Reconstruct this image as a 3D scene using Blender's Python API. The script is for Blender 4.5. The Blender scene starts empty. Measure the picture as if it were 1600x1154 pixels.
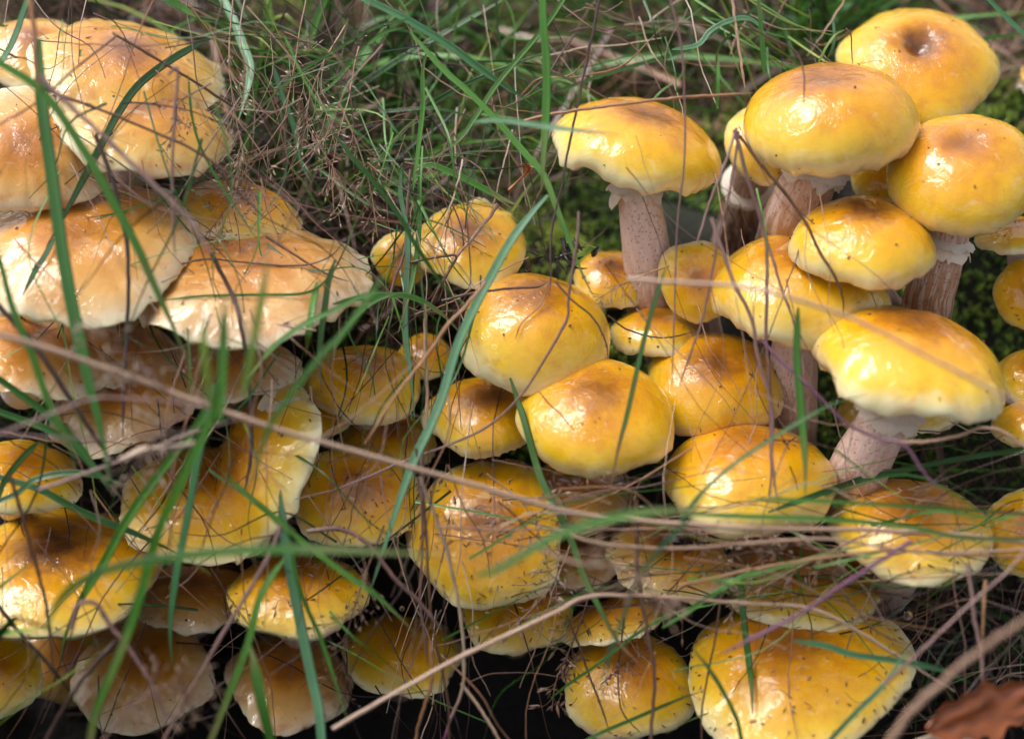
import bpy, math, random
import numpy as np
from mathutils import Vector, noise as mnoise

SC = bpy.context.scene
COL = SC.collection

# ------------------------------------------------------------------ camera, sky, sun, exposure
PITCH = math.radians(38)
LENS = 60.0
DIST = 0.67                       # metres to the plane of focus
FPX = 1600 * LENS / 36.0
FWD = Vector((0, math.cos(PITCH), -math.sin(PITCH)))
UPV = Vector((0, math.sin(PITCH), math.cos(PITCH)))
RGT = Vector((1, 0, 0))
CAM = -FWD * DIST

cam_d = bpy.data.cameras.new('camera')
cam = bpy.data.objects.new('camera', cam_d); COL.objects.link(cam)
cam.location = CAM
cam.rotation_euler = (math.pi / 2 - PITCH, 0, 0)
cam_d.lens = LENS; cam_d.sensor_width = 36
cam_d.clip_start = 0.01; cam_d.clip_end = 200
cam_d.dof.use_dof = True
cam_d.dof.focus_distance = DIST - 0.012
cam_d.dof.aperture_fstop = 3.5
cam_d.dof.aperture_blades = 9
SC.camera = cam

w = bpy.data.worlds.new('World'); SC.world = w; w.use_nodes = True
nt = w.node_tree; nt.nodes.clear()
sky = nt.nodes.new('ShaderNodeTexSky'); sky.sky_type = 'NISHITA'; sky.sun_disc = False
SUN_EL, SUN_AZ = math.radians(58), math.radians(-64)      # azimuth from +Y (away), negative = left
sky.sun_elevation = SUN_EL; sky.sun_rotation = SUN_AZ
sky.air_density = 1.0; sky.dust_density = 4.0; sky.ozone_density = 1.0
hs = nt.nodes.new('ShaderNodeHueSaturation'); hs.inputs['Saturation'].default_value = 0.34
bg = nt.nodes.new('ShaderNodeBackground'); bg.inputs['Strength'].default_value = 0.15
wo = nt.nodes.new('ShaderNodeOutputWorld')
nt.links.new(sky.outputs[0], hs.inputs['Color']); nt.links.new(hs.outputs[0], bg.inputs['Color'])
nt.links.new(bg.outputs[0], wo.inputs['Surface'])

sd = bpy.data.lights.new('sun', 'SUN'); sun = bpy.data.objects.new('sun', sd); COL.objects.link(sun)
sd.energy = 1.5; sd.angle = math.radians(30); sd.color = (1.0, 0.975, 0.95)
sdir = Vector((math.sin(SUN_AZ) * math.cos(SUN_EL), math.cos(SUN_AZ) * math.cos(SUN_EL), math.sin(SUN_EL)))
sun.rotation_euler = sdir.to_track_quat('Z', 'Y').to_euler()

vs = SC.view_settings
vs.view_transform = 'Standard'; vs.look = 'None'; vs.exposure = 0.60; vs.gamma = 1.0
vs.use_curve_mapping = False
SC.cycles.use_denoising = True
SC.cycles.max_bounces = 8; SC.cycles.diffuse_bounces = 3; SC.cycles.glossy_bounces = 3
SC.cycles.transmission_bounces = 6; SC.cycles.transparent_max_bounces = 8
SC.cycles.sample_clamp_indirect = 6.0
SC.cycles.caustics_reflective = False; SC.cycles.caustics_refractive = False

rng = random.Random(7)
nr = np.random.default_rng(11)


def ray(px, py):
    return (FWD + RGT * ((px - 800) / FPX) + UPV * ((577 - py) / FPX))


def at(px, py, t):
    """a point seen at a place of the view, t centimetres nearer than the plane of focus"""
    return CAM + ray(px, py) * (DIST - t / 100.0)


# ------------------------------------------------------------------ ground shape
def sm(a, b, x):
    x = np.clip((x - a) / (b - a), 0, 1)
    return x * x * (3 - 2 * x)


def ground_z(x, y):
    x = np.asarray(x, float); y = np.asarray(y, float)
    bank = 1.12 * y - 0.112
    kx = sm(0.06, 0.13, x); kl = sm(-0.03, -0.10, x)
    ytop = 0.042 + 0.048 * kx + 0.050 * kl + 0.012 * (1 - kl) * (1 - kx)                      # where the bank eases off
    top = 1.12 * ytop - 0.112 + 0.25 * (y - ytop) + 0.012 * kx
    z = -np.log(np.exp(-bank * 90) + np.exp(-top * 90)) / 90
    z = z + 0.022 * sm(.0, .05, y) * (1 - kx)
    # hollow shaped for shade below the lowest caps, closed by an unseen added bank
    hol = sm(-0.035, -0.085, y)
    z = z * (1 - hol) + hol * (-0.235)
    front = sm(-0.15, -0.24, y)
    z = z * (1 - front) + front * (-0.075 + 0.1 * np.clip(-0.24 - y, 0, 1.2) ** 0.8 * 0)
    far = sm(-0.45, -0.8, y)
    z = z - far * 0.12
    z = z + 0.004 * np.sin(x * 95 + 1.3 * np.sin(y * 60)) + 0.003 * np.sin(y * 130 + x * 70)
    zf = 0.22 + 0.02 * np.sin(x * 2) * np.sin(y * 1.7)
    kf = sm(0.5, 1.3, y)
    z = z * (1 - kf) + kf * zf
    return z


def gz(x, y):
    return float(ground_z(x, y))


def hit_ground(px, py):
    d = ray(px, py)
    s = np.arange(0.5, 2.0, 0.002)
    below = (CAM.z + d.z * s) < ground_z(CAM.x + d.x * s, CAM.y + d.y * s)
    return CAM + d * float(s[below.argmax()] if below.any() else 1.0)


# ------------------------------------------------------------------ materials
def mat(name):
    m = bpy.data.materials.new(name); m.use_nodes = True
    n = m.node_tree; b = n.nodes['Principled BSDF']
    return m, n, b


def N(n, t, **kw):
    x = n.nodes.new(t)
    for k, v in kw.items():
        if k in x.inputs:
            x.inputs[k].default_value = v
        else:
            setattr(x, k, v)
    return x


def ramp(n, stops, fac=None, interp='LINEAR'):
    r = n.nodes.new('ShaderNodeValToRGB'); cr = r.color_ramp; cr.interpolation = interp
    while len(cr.elements) > 1:
        cr.elements.remove(cr.elements[0])
    for i, (p, c) in enumerate(stops):
        e = cr.elements[0] if i == 0 else cr.elements.new(p)
        e.position = p; e.color = (c[0], c[1], c[2], 1)
    if fac is not None:
        n.links.new(fac, r.inputs[0])
    return r


def mth(n, op, a, b=None, c=None, clamp=False):
    x = n.nodes.new('ShaderNodeMath'); x.operation = op; x.use_clamp = clamp
    for i, v in enumerate((a, b, c)):
        if v is None: continue
        if isinstance(v, (int, float)): x.inputs[i].default_value = v
        else: n.links.new(v, x.inputs[i])
    return x.outputs[0]


def mix(n, f, a, b, typ='MIX'):
    x = n.nodes.new('ShaderNodeMix'); x.data_type = 'RGBA'; x.blend_type = typ
    for s, v in ((x.inputs[0], f), (x.inputs[6], a), (x.inputs[7], b)):
        if isinstance(v, (int, float)): s.default_value = v
        elif isinstance(v, tuple): s.default_value = (*v, 1)
        else: n.links.new(v, s)
    return x.outputs[2]


def cap_material():
    m, n, b = mat('mushroom_cap_skin')
    L = n.links.new
    rho = N(n, 'ShaderNodeAttribute', attribute_name='rho').outputs['Fac']
    def ob(k): return N(n, 'ShaderNodeAttribute', attribute_type='OBJECT', attribute_name=k).outputs['Fac']
    tan_, dark, paler, seed = ob('tan'), ob('dark'), ob('pale'), ob('seed')
    tc = N(n, 'ShaderNodeTexCoord').outputs['Object']
    off = N(n, 'ShaderNodeVectorMath', operation='ADD'); L(tc, off.inputs[0])
    cx = N(n, 'ShaderNodeCombineXYZ'); L(seed, cx.inputs[0]); L(seed, cx.inputs[1]); L(cx.outputs[0], off.inputs[1])
    P = off.outputs[0]
    def nz(sc, det=3, rough=.55, dist=0.0):
        x = N(n, 'ShaderNodeTexNoise', Scale=sc, Detail=det, Roughness=rough, Distortion=dist); L(P, x.inputs['Vector']); return x.outputs['Fac']
    n1, n2, n3 = nz(45), nz(170, 4), nz(900, 2)
    r = mth(n, 'ADD', rho, mth(n, 'MULTIPLY', mth(n, 'SUBTRACT', n1, .5), .55))
    r = mth(n, 'ADD', r, mth(n, 'MULTIPLY', mth(n, 'SUBTRACT', n2, .5), .16))
    r = mth(n, 'ADD', r, mth(n, 'MULTIPLY', paler, .22))
    ry = ramp(n, [(0.0, (.40, .135, .006)), (.13, (.54, .19, .003)), (.28, (.70, .30, .002)), (.46, (.79, .40, .003)),
                  (.66, (.81, .51, .025)), (.92, (.83, .69, .30))], r)
    rt = ramp(n, [(0.0, (.36, .105, .012)), (.16, (.54, .185, .018)), (.34, (.64, .28, .055)), (.54, (.68, .385, .15)),
                  (.76, (.73, .51, .34)), (1.0, (.78, .67, .54))], r)
    c = mix(n, tan_, ry.outputs[0], rt.outputs[0])
    # pale cream margin, on the true rim
    rim = ramp(n, [(.76, (0, 0, 0)), (.96, (1, 1, 1))], mth(n, 'ADD', rho, mth(n, 'MULTIPLY', mth(n, 'SUBTRACT', n2, .5), .10)))
    c = mix(n, mth(n, 'MULTIPLY', rim.outputs[0], .85), c, (.80, .72, .46))
    # brown disc
    rd = mth(n, 'ADD', rho, mth(n, 'MULTIPLY', mth(n, 'SUBTRACT', n2, .5), .34))
    rd = mth(n, 'ADD', rd, ob('small'))
    disc = ramp(n, [(.04, (1, 1, 1)), (.28, (0, 0, 0))], rd)
    c = mix(n, mth(n, 'MULTIPLY', disc.outputs[0], dark), c, (.13, .045, .012))
    # fine brown scales, thick at the disc and few outside
    vo = N(n, 'ShaderNodeTexVoronoi', Scale=1100.0, Randomness=1.0); L(P, vo.inputs['Vector'])
    dots = ramp(n, [(.10, (1, 1, 1)), (.26, (0, 0, 0))], vo.outputs['Distance'])
    dens = ramp(n, [(.18, (1, 1, 1)), (.62, (.0, .0, .0))], mth(n, 'ADD', rho, mth(n, 'MULTIPLY', mth(n, 'SUBTRACT', n1, .5), .6)))
    c = mix(n, mth(n, 'MULTIPLY', mth(n, 'MULTIPLY', dots.outputs[0], dens.outputs[0]), .65), c, (.16, .05, .01))
    vo2 = N(n, 'ShaderNodeTexVoronoi', Scale=150.0, Randomness=1.0); L(P, vo2.inputs['Vector'])
    d2 = ramp(n, [(.055, (1, 1, 1)), (.10, (0, 0, 0))], vo2.outputs['Distance'])
    n4 = nz(260, 2)
    c = mix(n, mth(n, 'MULTIPLY', mth(n, 'MULTIPLY', d2.outputs[0], mth(n, 'GREATER_THAN', n1, .53)), mth(n, 'GREATER_THAN', n4, .47)), c, (.08, .03, .012))
    # watery orange stains
    st = ramp(n, [(.51, (0, 0, 0)), (.66, (1, 1, 1))], nz(62, 5, .6, 1.2))
    c = mix(n, mth(n, 'MULTIPLY', st.outputs[0], mth(n, 'ADD', mth(n, 'MULTIPLY', tan_, .35), .38)), c, (.56, .20, .02))
    sk = ramp(n, [(.60, (0, 0, 0)), (.66, (1, 1, 1))], nz(130, 6, .7, 3.0))
    c = mix(n, mth(n, 'MULTIPLY', mth(n, 'MULTIPLY', sk.outputs[0], tan_), .6), c, (.34, .12, .03))
    wr = ramp(n, [(.62, (0, 0, 0)), (.72, (1, 1, 1))], nz(95, 4, .6, .8))
    c = mix(n, mth(n, 'MULTIPLY', wr.outputs[0], .30), c, (.82, .72, .50))
    L(c, b.inputs['Base Color'])
    b.inputs['Roughness'].default_value = .42
    b.inputs['Subsurface Weight'].default_value = .12
    b.inputs['Subsurface Radius'].default_value = (1.0, .55, .15)
    b.inputs['Subsurface Scale'].default_value = .004
    b.inputs['Coat Weight'].default_value = 1.0
    b.inputs['Coat IOR'].default_value = 1.52
    b.inputs['Specular IOR Level'].default_value = .25
    cr = ramp(n, [(.35, (.025, .025, .025)), (.7, (.10, .10, .10))], n2)
    L(cr.outputs[0], b.inputs['Coat Roughness'])
    # slime relief: smooth puddles with a few sharp wrinkles
    sl = ramp(n, [(.38, (0, 0, 0)), (.50, (.55, .55, .55)), (.56, (1, 1, 1))], nz(85, 2, .5, 1.8))
    h = mth(n, 'ADD', mth(n, 'MULTIPLY', sl.outputs[0], .50), mth(n, 'MULTIPLY', nz(48, 2, .45), 3.2))
    rdg = mth(n, 'ABSOLUTE', mth(n, 'SUBTRACT', nz(210, 2, .5, 2.2), .5))
    msk = ramp(n, [(.50, (0, 0, 0)), (.60, (1, 1, 1))], nz(62, 2, .5))
    h = mth(n, 'ADD', h, mth(n, 'MULTIPLY', mth(n, 'MULTIPLY', rdg, msk.outputs[0]), 1.9))
    h = mth(n, 'ADD', h, mth(n, 'MULTIPLY', n3, .02))
    bp = N(n, 'ShaderNodeBump', Strength=.45, Distance=.0010); L(h, bp.inputs['Height'])
    L(bp.outputs[0], b.inputs['Coat Normal'])
    h2 = mth(n, 'ADD', mth(n, 'MULTIPLY', n2, .8), mth(n, 'MULTIPLY', n3, .3))
    bp2 = N(n, 'ShaderNodeBump', Strength=.4, Distance=.0007); L(h2, bp2.inputs['Height'])
    L(bp2.outputs[0], b.inputs['Normal'])
    return m


def flesh_material(name, stops, sc, stretch=(1, 1, .12), rough=.6, bump=.6, coat=.0, dist=.0008):
    m, n, b = mat(name); L = n.links.new
    uv = N(n, 'ShaderNodeUVMap').outputs[0]
    mp = N(n, 'ShaderNodeMapping'); mp.inputs['Scale'].default_value = stretch; L(uv, mp.inputs[0])
    a = N(n, 'ShaderNodeTexNoise', Scale=sc, Detail=5.0, Roughness=.65); L(mp.outputs[0], a.inputs['Vector'])
    tc = N(n, 'ShaderNodeTexCoord').outputs['Object']
    bb = N(n, 'ShaderNodeTexNoise', Scale=180.0, Detail=4.0, Roughness=.6); L(tc, bb.inputs['Vector'])
    f = mth(n, 'ADD', mth(n, 'MULTIPLY', a.outputs['Fac'], .5), mth(n, 'MULTIPLY', bb.outputs['Fac'], .5))
    c = ramp(n, stops, f)
    L(c.outputs[0], b.inputs['Base Color'])
    b.inputs['Roughness'].default_value = rough
    b.inputs['Coat Weight'].default_value = coat; b.inputs['Coat Roughness'].default_value = .2
    b.inputs['Subsurface Weight'].default_value = .12
    b.inputs['Subsurface Radius'].default_value = (1.0, .6, .4); b.inputs['Subsurface Scale'].default_value = .003
    bp = N(n, 'ShaderNodeBump', Strength=bump, Distance=dist); L(f, bp.inputs['Height'])
    L(bp.outputs[0], b.inputs['Normal'])
    return m


def stem_material():
    """pinkish white fibres above, brown below (v runs from cap to ground)"""
    m, n, b = mat('mushroom_stem'); L = n.links.new
    uv = N(n, 'ShaderNodeUVMap').outputs[0]
    mp = N(n, 'ShaderNodeMapping'); mp.inputs['Scale'].default_value = (1, .16, 1); L(uv, mp.inputs[0])
    a = N(n, 'ShaderNodeTexNoise', Scale=26.0, Detail=5.0, Roughness=.65); L(mp.outputs[0], a.inputs['Vector'])
    sp = N(n, 'ShaderNodeSeparateXYZ'); L(uv, sp.inputs[0])
    tc = N(n, 'ShaderNodeTexCoord').outputs['Object']
    bb = N(n, 'ShaderNodeTexNoise', Scale=230.0, Detail=5.0, Roughness=.7); L(tc, bb.inputs['Vector'])
    fl = N(n, 'ShaderNodeTexVoronoi', Scale=700.0); L(tc, fl.inputs['Vector'])
    br = N(n, 'ShaderNodeAttribute', attribute_type='OBJECT', attribute_name='brown').outputs['Fac']
    v = mth(n, 'ADD', sp.outputs[1], mth(n, 'MULTIPLY', mth(n, 'SUBTRACT', bb.outputs['Fac'], .5), .5))
    v = mth(n, 'ADD', mth(n, 'MULTIPLY', v, .8), mth(n, 'SUBTRACT', br, .32))
    c = ramp(n, [(.0, (.86, .70, .67)), (.35, (.78, .56, .51)), (.6, (.58, .35, .26)), (.85, (.36, .17, .08)), (1, (.16, .07, .04))], v)
    f = mth(n, 'MULTIPLY', mth(n, 'GREATER_THAN', a.outputs['Fac'], .52), .5)
    c2 = mix(n, f, c.outputs[0], (.78, .64, .58))
    d = ramp(n, [(.12, (1, 1, 1)), (.3, (0, 0, 0))], fl.outputs['Distance'])
    c2 = mix(n, mth(n, 'MULTIPLY', d.outputs[0], .35), c2, (.70, .60, .55))
    L(c2, b.inputs['Base Color'])
    b.inputs['Roughness'].default_value = .55
    b.inputs['Subsurface Weight'].default_value = .12
    b.inputs['Subsurface Radius'].default_value = (1.0, .6, .4); b.inputs['Subsurface Scale'].default_value = .003
    h = mth(n, 'ADD', mth(n, 'MULTIPLY', a.outputs['Fac'], .8), mth(n, 'MULTIPLY', d.outputs[0], .5))
    bp = N(n, 'ShaderNodeBump', Strength=1.0, Distance=.0013); L(h, bp.inputs['Height'])
    L(bp.outputs[0], b.inputs['Normal'])
    return m


def grass_material(name, cols, tip=None, rough=.38, coat=.35, trans=.25, spots=.25):
    """lengthwise streaks from the UV map (u across, v along), colour drifting along the blade"""
    m, n, b = mat(name); L = n.links.new
    uv = N(n, 'ShaderNodeUVMap').outputs[0]
    oi = N(n, 'ShaderNodeObjectInfo').outputs['Random']
    mp = N(n, 'ShaderNodeMapping'); mp.inputs['Scale'].default_value = (1, .10, 1); L(uv, mp.inputs[0])
    off = N(n, 'ShaderNodeCombineXYZ'); L(mth(n, 'MULTIPLY', oi, 37.0), off.inputs[2]); L(off.outputs[0], mp.inputs['Location'])
    a = N(n, 'ShaderNodeTexNoise', Scale=16.0, Detail=3.0); L(mp.outputs[0], a.inputs['Vector'])
    tc = N(n, 'ShaderNodeTexCoord').outputs['Object']
    g = N(n, 'ShaderNodeTexNoise', Scale=38.0, Detail=3.0); L(tc, g.inputs['Vector'])
    va = N(n, 'ShaderNodeAttribute', attribute_name='tint').outputs['Fac']
    f = mth(n, 'ADD', mth(n, 'MULTIPLY', a.outputs['Fac'], .7), mth(n, 'MULTIPLY', g.outputs['Fac'], .3))
    f = mth(n, 'ADD', f, mth(n, 'MULTIPLY', mth(n, 'SUBTRACT', oi, .5), .22))
    f = mth(n, 'ADD', f, va)
    k = len(cols)
    c = ramp(n, [(.22 + .56 * i / (k - 1), cols[i]) for i in range(k)], f).outputs[0]
    if tip:
        sp = N(n, 'ShaderNodeSeparateXYZ'); L(uv, sp.inputs[0])
        tv = mth(n, 'ADD', sp.outputs[1], mth(n, 'MULTIPLY', mth(n, 'SUBTRACT', g.outputs['Fac'], .5), .9))
        tr = ramp(n, [(.68, (0, 0, 0)), (1.0, (1, 1, 1))], tv)
        c = mix(n, tr.outputs[0], c, tip)
    g2 = N(n, 'ShaderNodeTexNoise', Scale=420.0, Detail=3.0); L(tc, g2.inputs['Vector'])
    sp2 = ramp(n, [(.60, (0, 0, 0)), (.70, (1, 1, 1))], g2.outputs['Fac'])
    c = mix(n, mth(n, 'MULTIPLY', sp2.outputs[0], spots), c, (.16, .075, .04))
    L(c, b.inputs['Base Color'])
    b.inputs['Roughness'].default_value = rough
    b.inputs['Coat Weight'].default_value = coat; b.inputs['Coat Roughness'].default_value = .18
    bp = N(n, 'ShaderNodeBump', Strength=.8, Distance=.0005); L(a.outputs['Fac'], bp.inputs['Height'])
    L(bp.outputs[0], b.inputs['Normal'])
    if trans:
        tl = N(n, 'ShaderNodeBsdfTranslucent'); L(c, tl.inputs['Color'])
        mx = N(n, 'ShaderNodeMixShader'); mx.inputs[0].default_value = trans
        L(b.outputs[0], mx.inputs[1]); L(tl.outputs[0], mx.inputs[2])
        L(mx.outputs[0], n.nodes['Material Output'].inputs['Surface'])
    return m


M = {}
M['cap'] = cap_material()
M['stem'] = stem_material()
M['gills'] = flesh_material('mushroom_gills', [(.3, (.50, .38, .27)), (.7, (.68, .57, .44))], 20, (1, 1, 1), .6, .3)
M['ring'] = flesh_material('mushroom_ring', [(.3, (.66, .50, .36)), (.5, (.80, .68, .56)), (.75, (.82, .76, .68))], 16, (1, .3, 1), .6, .7)
M['ringedge'] = flesh_material('ring_edge', [(.3, (.58, .28, .03)), (.7, (.76, .50, .14))], 16, (1, 1, 1), .5, .7, .3)
M['g'] = grass_material('green_blade', [(.03, .13, .012), (.08, .26, .025), (.17, .38, .06)], tip=(.24, .25, .08))
M['b'] = grass_material('blue_green_blade', [(.045, .17, .05), (.10, .29, .115), (.23, .42, .25)], tip=None, coat=.5)
M['dg'] = grass_material('dark_green_blade', [(.012, .065, .008), (.03, .13, .015), (.07, .21, .03)], trans=.15)
M['y'] = grass_material('yellow_green_blade', [(.09, .18, .012), (.18, .30, .02), (.32, .36, .05)], tip=(.32, .22, .08))
M['gr'] = grass_material('green_blade_turning_red', [(.04, .12, .02), (.07, .18, .03), (.12, .22, .05)], tip=(.32, .12, .05))
M['s'] = grass_material('pale_straw', [(.28, .15, .09), (.50, .32, .22), (.68, .50, .38)], trans=.12, spots=.4)
M['o'] = grass_material('orange_straw', [(.25, .10, .045), (.42, .20, .09), (.55, .33, .17)], trans=.12, spots=.35)
M['m'] = grass_material('mauve_dry_stalk', [(.11, .05, .05), (.24, .13, .115), (.46, .30, .26)], trans=.1, spots=.5)
M['n'] = grass_material('brown_stalk', [(.05, .022, .012), (.12, .055, .03), (.24, .13, .07)], trans=.05, spots=.5)
M['k'] = grass_material('dark_stalk', [(.018, .010, .010), (.045, .024, .020), (.12, .07, .055)], trans=.0, spots=.5)
M['p'] = grass_material('purple_stalk', [(.05, .015, .035), (.12, .035, .08), (.22, .10, .15)], trans=.05, spots=.3)
M['sp'] = grass_material('straw_turning_purple', [(.30, .20, .13), (.46, .33, .22), (.6, .47, .35)], tip=(.17, .035, .10), trans=.08)


def water_material():
    m, n, b = mat('clear_water')
    b.inputs['Base Color'].default_value = (1, 1, 1, 1); b.inputs['Roughness'].default_value = .0
    b.inputs['IOR'].default_value = 1.33; b.inputs['Transmission Weight'].default_value = 1.0
    return m


M['water'] = water_material()


def soil_material():
    m, n, b = mat('wet_dark_soil'); L = n.links.new
    tc = N(n, 'ShaderNodeTexCoord').outputs['Object']
    a = N(n, 'ShaderNodeTexNoise', Scale=60.0, Detail=6.0, Roughness=.7); L(tc, a.inputs['Vector'])
    bb = N(n, 'ShaderNodeTexNoise', Scale=9.0, Detail=4.0, Roughness=.6); L(tc, bb.inputs['Vector'])
    c = ramp(n, [(.3, (.003, .002, .002)), (.55, (.012, .008, .006)), (.75, (.035, .022, .015))], a.outputs['Fac'])
    g = ramp(n, [(.45, (0, 0, 0)), (.6, (1, 1, 1))], bb.outputs['Fac'])
    sp = N(n, 'ShaderNodeSeparateXYZ'); L(tc, sp.inputs[0])
    up = ramp(n, [(.0, (0, 0, 0)), (.06, (1, 1, 1))], mth(n, 'ADD', sp.outputs[1], .03))
    c2 = mix(n, mth(n, 'MULTIPLY', g.outputs[0], mth(n, 'MULTIPLY', up.outputs[0], .8)), c.outputs[0], (.02, .035, .008))
    L(c2, b.inputs['Base Color']); b.inputs['Roughness'].default_value = .8
    bp = N(n, 'ShaderNodeBump', Strength=.9, Distance=.004); L(a.outputs['Fac'], bp.inputs['Height']); L(bp.outputs[0], b.inputs['Normal'])
    return m


M['soil'] = soil_material()


def attr_material(name, stops, rough=.6, coat=0, trans=0):
    m, n, b = mat(name); L = n.links.new
    va = N(n, 'ShaderNodeAttribute', attribute_name='tint').outputs['Fac']
    tc = N(n, 'ShaderNodeTexCoord').outputs['Object']
    a = N(n, 'ShaderNodeTexNoise', Scale=55.0, Detail=4.0); L(tc, a.inputs['Vector'])
    f = mth(n, 'ADD', va, mth(n, 'MULTIPLY', mth(n, 'SUBTRACT', a.outputs['Fac'], .5), .6))
    c = ramp(n, stops, f).outputs[0]
    L(c, b.inputs['Base Color']); b.inputs['Roughness'].default_value = rough
    b.inputs['Coat Weight'].default_value = coat; b.inputs['Coat Roughness'].default_value = .2
    if trans:
        tl = N(n, 'ShaderNodeBsdfTranslucent'); L(c, tl.inputs['Color'])
        mx = N(n, 'ShaderNodeMixShader'); mx.inputs[0].default_value = trans
        L(b.outputs[0], mx.inputs[1]); L(tl.outputs[0], mx.inputs[2])
        L(mx.outputs[0], n.nodes['Material Output'].inputs['Surface'])
    return m


M['moss'] = attr_material('moss_green', [(0, (.006, .018, .002)), (.3, (.04, .10, .006)), (.55, (.17, .31, .014)), (1, (.42, .54, .07))], .6, .1, .3)
M['thatch'] = attr_material('dead_grass_mix', [(0, (.014, .008, .007)), (.3, (.085, .042, .035)), (.55, (.26, .17, .145)), (.8, (.38, .18, .10)), (1, (.62, .50, .41))], .5, .3, .12)
M['greens'] = attr_material('grass_mix', [(0, (.008, .035, .005)), (.35, (.03, .13, .010)), (.65, (.085, .26, .025)), (.85, (.16, .36, .08)), (1, (.30, .38, .05))], .4, .4, .25)
M['floret'] = attr_material('dry_florets', [(0, (.10, .045, .03)), (.5, (.30, .18, .12)), (1, (.60, .48, .38))], .5, .3, .15)
M['leaf'] = attr_material('dead_leaf', [(0, (.05, .015, .006)), (.5, (.14, .035, .010)), (1, (.34, .09, .02))], .5, .2, .05)
M['debris'] = attr_material('black_debris', [(0, (.006, .004, .004)), (.6, (.025, .014, .012)), (1, (.09, .05, .035))], .5, .3, 0)


# ------------------------------------------------------------------ mesh helpers
class MB:
    def __init__(s): s.v, s.f, s.uv, s.t, s.n = [], [], [], [], 0

    def add(s, v, f, uv=None, tint=0.0):
        v = np.asarray(v, float)
        s.v.append(v); f = np.asarray(f, int)
        s.f.append(f + s.n)
        s.uv.append(np.zeros((len(v), 2)) if uv is None else np.asarray(uv, float))
        s.t.append(np.full(len(v), tint) if np.isscalar(tint) else np.asarray(tint, float))
        s.n += len(v)

    def build(s, name, m, parent=None, origin=None, extra=None, smooth=True):
        V = np.concatenate(s.v); UV = np.concatenate(s.uv); T = np.concatenate(s.t)
        if origin is not None: V = V - np.array(origin)
        me = bpy.data.meshes.new(name)
        nf = sum(len(f) for f in s.f)
        loops = np.concatenate([f.reshape(-1) for f in s.f])
        sizes = np.concatenate([np.full(len(f), f.shape[1]) for f in s.f])
        starts = np.concatenate([[0], np.cumsum(sizes)[:-1]])
        me.vertices.add(len(V)); me.vertices.foreach_set('co', V.reshape(-1))
        me.loops.add(len(loops)); me.loops.foreach_set('vertex_index', loops.astype(np.int32))
        me.polygons.add(nf); me.polygons.foreach_set('loop_start', starts.astype(np.int32))
        me.polygons.foreach_set('loop_total', sizes.astype(np.int32))
        me.update(calc_edges=True)
        u = me.uv_layers.new(name='UVMap'); u.data.foreach_set('uv', UV[loops].reshape(-1))
        a = me.attributes.new('tint', 'FLOAT', 'POINT'); a.data.foreach_set('value', T)
        if extra:
            for k, vals in extra.items():
                a = me.attributes.new(k, 'FLOAT', 'POINT'); a.data.foreach_set('value', np.asarray(vals, float))
        me.polygons.foreach_set('use_smooth', np.full(nf, smooth))
        me.materials.append(m)
        o = bpy.data.objects.new(name, me); COL.objects.link(o)
        if parent is not None: o.parent = parent
        elif origin is not None: o.location = origin
        return o


def tag(o, label=None, cat=None, group=None, kind=None):
    if label: o['label'] = label
    if cat: o['category'] = cat
    if group: o['group'] = group
    if kind: o['kind'] = kind
    return o


def empty(name, loc):
    o = bpy.data.objects.new(name, None); COL.objects.link(o); o.location = loc
    o.empty_display_size = .01
    return o


def grid_faces(nu, nv, wrap=False):
    """nu rings of nv vertices"""
    i = np.arange(nu - 1)[:, None]
    j = np.arange(nv if wrap else nv - 1)[None, :]
    a = i * nv + j; b_ = i * nv + (j + 1) % nv
    return np.stack([a, b_, b_ + nv, a + nv], -1).reshape(-1, 4)


def spline(pts, n):
    """Catmull-Rom through the points, n samples"""
    P = np.array([list(p) for p in pts], float)
    if len(P) == 2:
        P = np.array([P[0], (P[0] * 2 + P[1]) / 3, (P[0] + P[1] * 2) / 3, P[1]])
    P = np.vstack([2 * P[0] - P[1], P, 2 * P[-1] - P[-2]])
    k = len(P) - 3
    d = np.linalg.norm(P[2:-1] - P[1:-2], axis=1); cum = np.concatenate([[0], np.cumsum(d)]); cum /= cum[-1]
    s = np.linspace(0, 1, n)
    i = np.clip(np.searchsorted(cum, s, side='right') - 1, 0, k - 1)
    t = ((s - cum[i]) / (cum[i + 1] - cum[i] + 1e-12))[:, None]
    p0, p1, p2, p3 = P[i], P[i + 1], P[i + 2], P[i + 3]
    return .5 * (2 * p1 + (p2 - p0) * t + (2 * p0 - 5 * p1 + 4 * p2 - p3) * t ** 2 + (3 * p1 - p0 - 3 * p2 + p3) * t ** 3)


def frames(C, n0):
    T = np.gradient(C, axis=0); T /= np.linalg.norm(T, axis=1)[:, None] + 1e-12
    Nn = np.empty_like(C); nrm = np.array(n0, float)
    for i in range(len(C)):
        nrm = nrm - T[i] * nrm.dot(T[i]); l = np.linalg.norm(nrm)
        if l < 1e-6: nrm = np.cross(T[i], [.3, .5, .8]); l = np.linalg.norm(nrm)
        nrm = nrm / l; Nn[i] = nrm
    return T, Nn, np.cross(T, Nn)


def tube(mb, C, R, sides=6, n0=(0.2, -.6, .7), tint=0.0, squash=1.0):
    C = np.asarray(C); n = len(C); R = np.broadcast_to(R, (n,))
    T, Nn, B = frames(C, n0)
    a = np.linspace(0, 2 * math.pi, sides + 1)      # seam duplicated for the UV
    ca, sa = np.cos(a)[None, :, None], np.sin(a)[None, :, None]
    V = C[:, None] + (Nn[:, None] * ca * squash + B[:, None] * sa) * R[:, None, None]
    L = np.linspace(0, 1, n)
    UV = np.stack(np.broadcast_arrays(a[None, :] / 6.283, L[:, None]), -1)
    mb.add(V.reshape(-1, 3), grid_faces(n, sides + 1), UV.reshape(-1, 2), tint)


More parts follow.
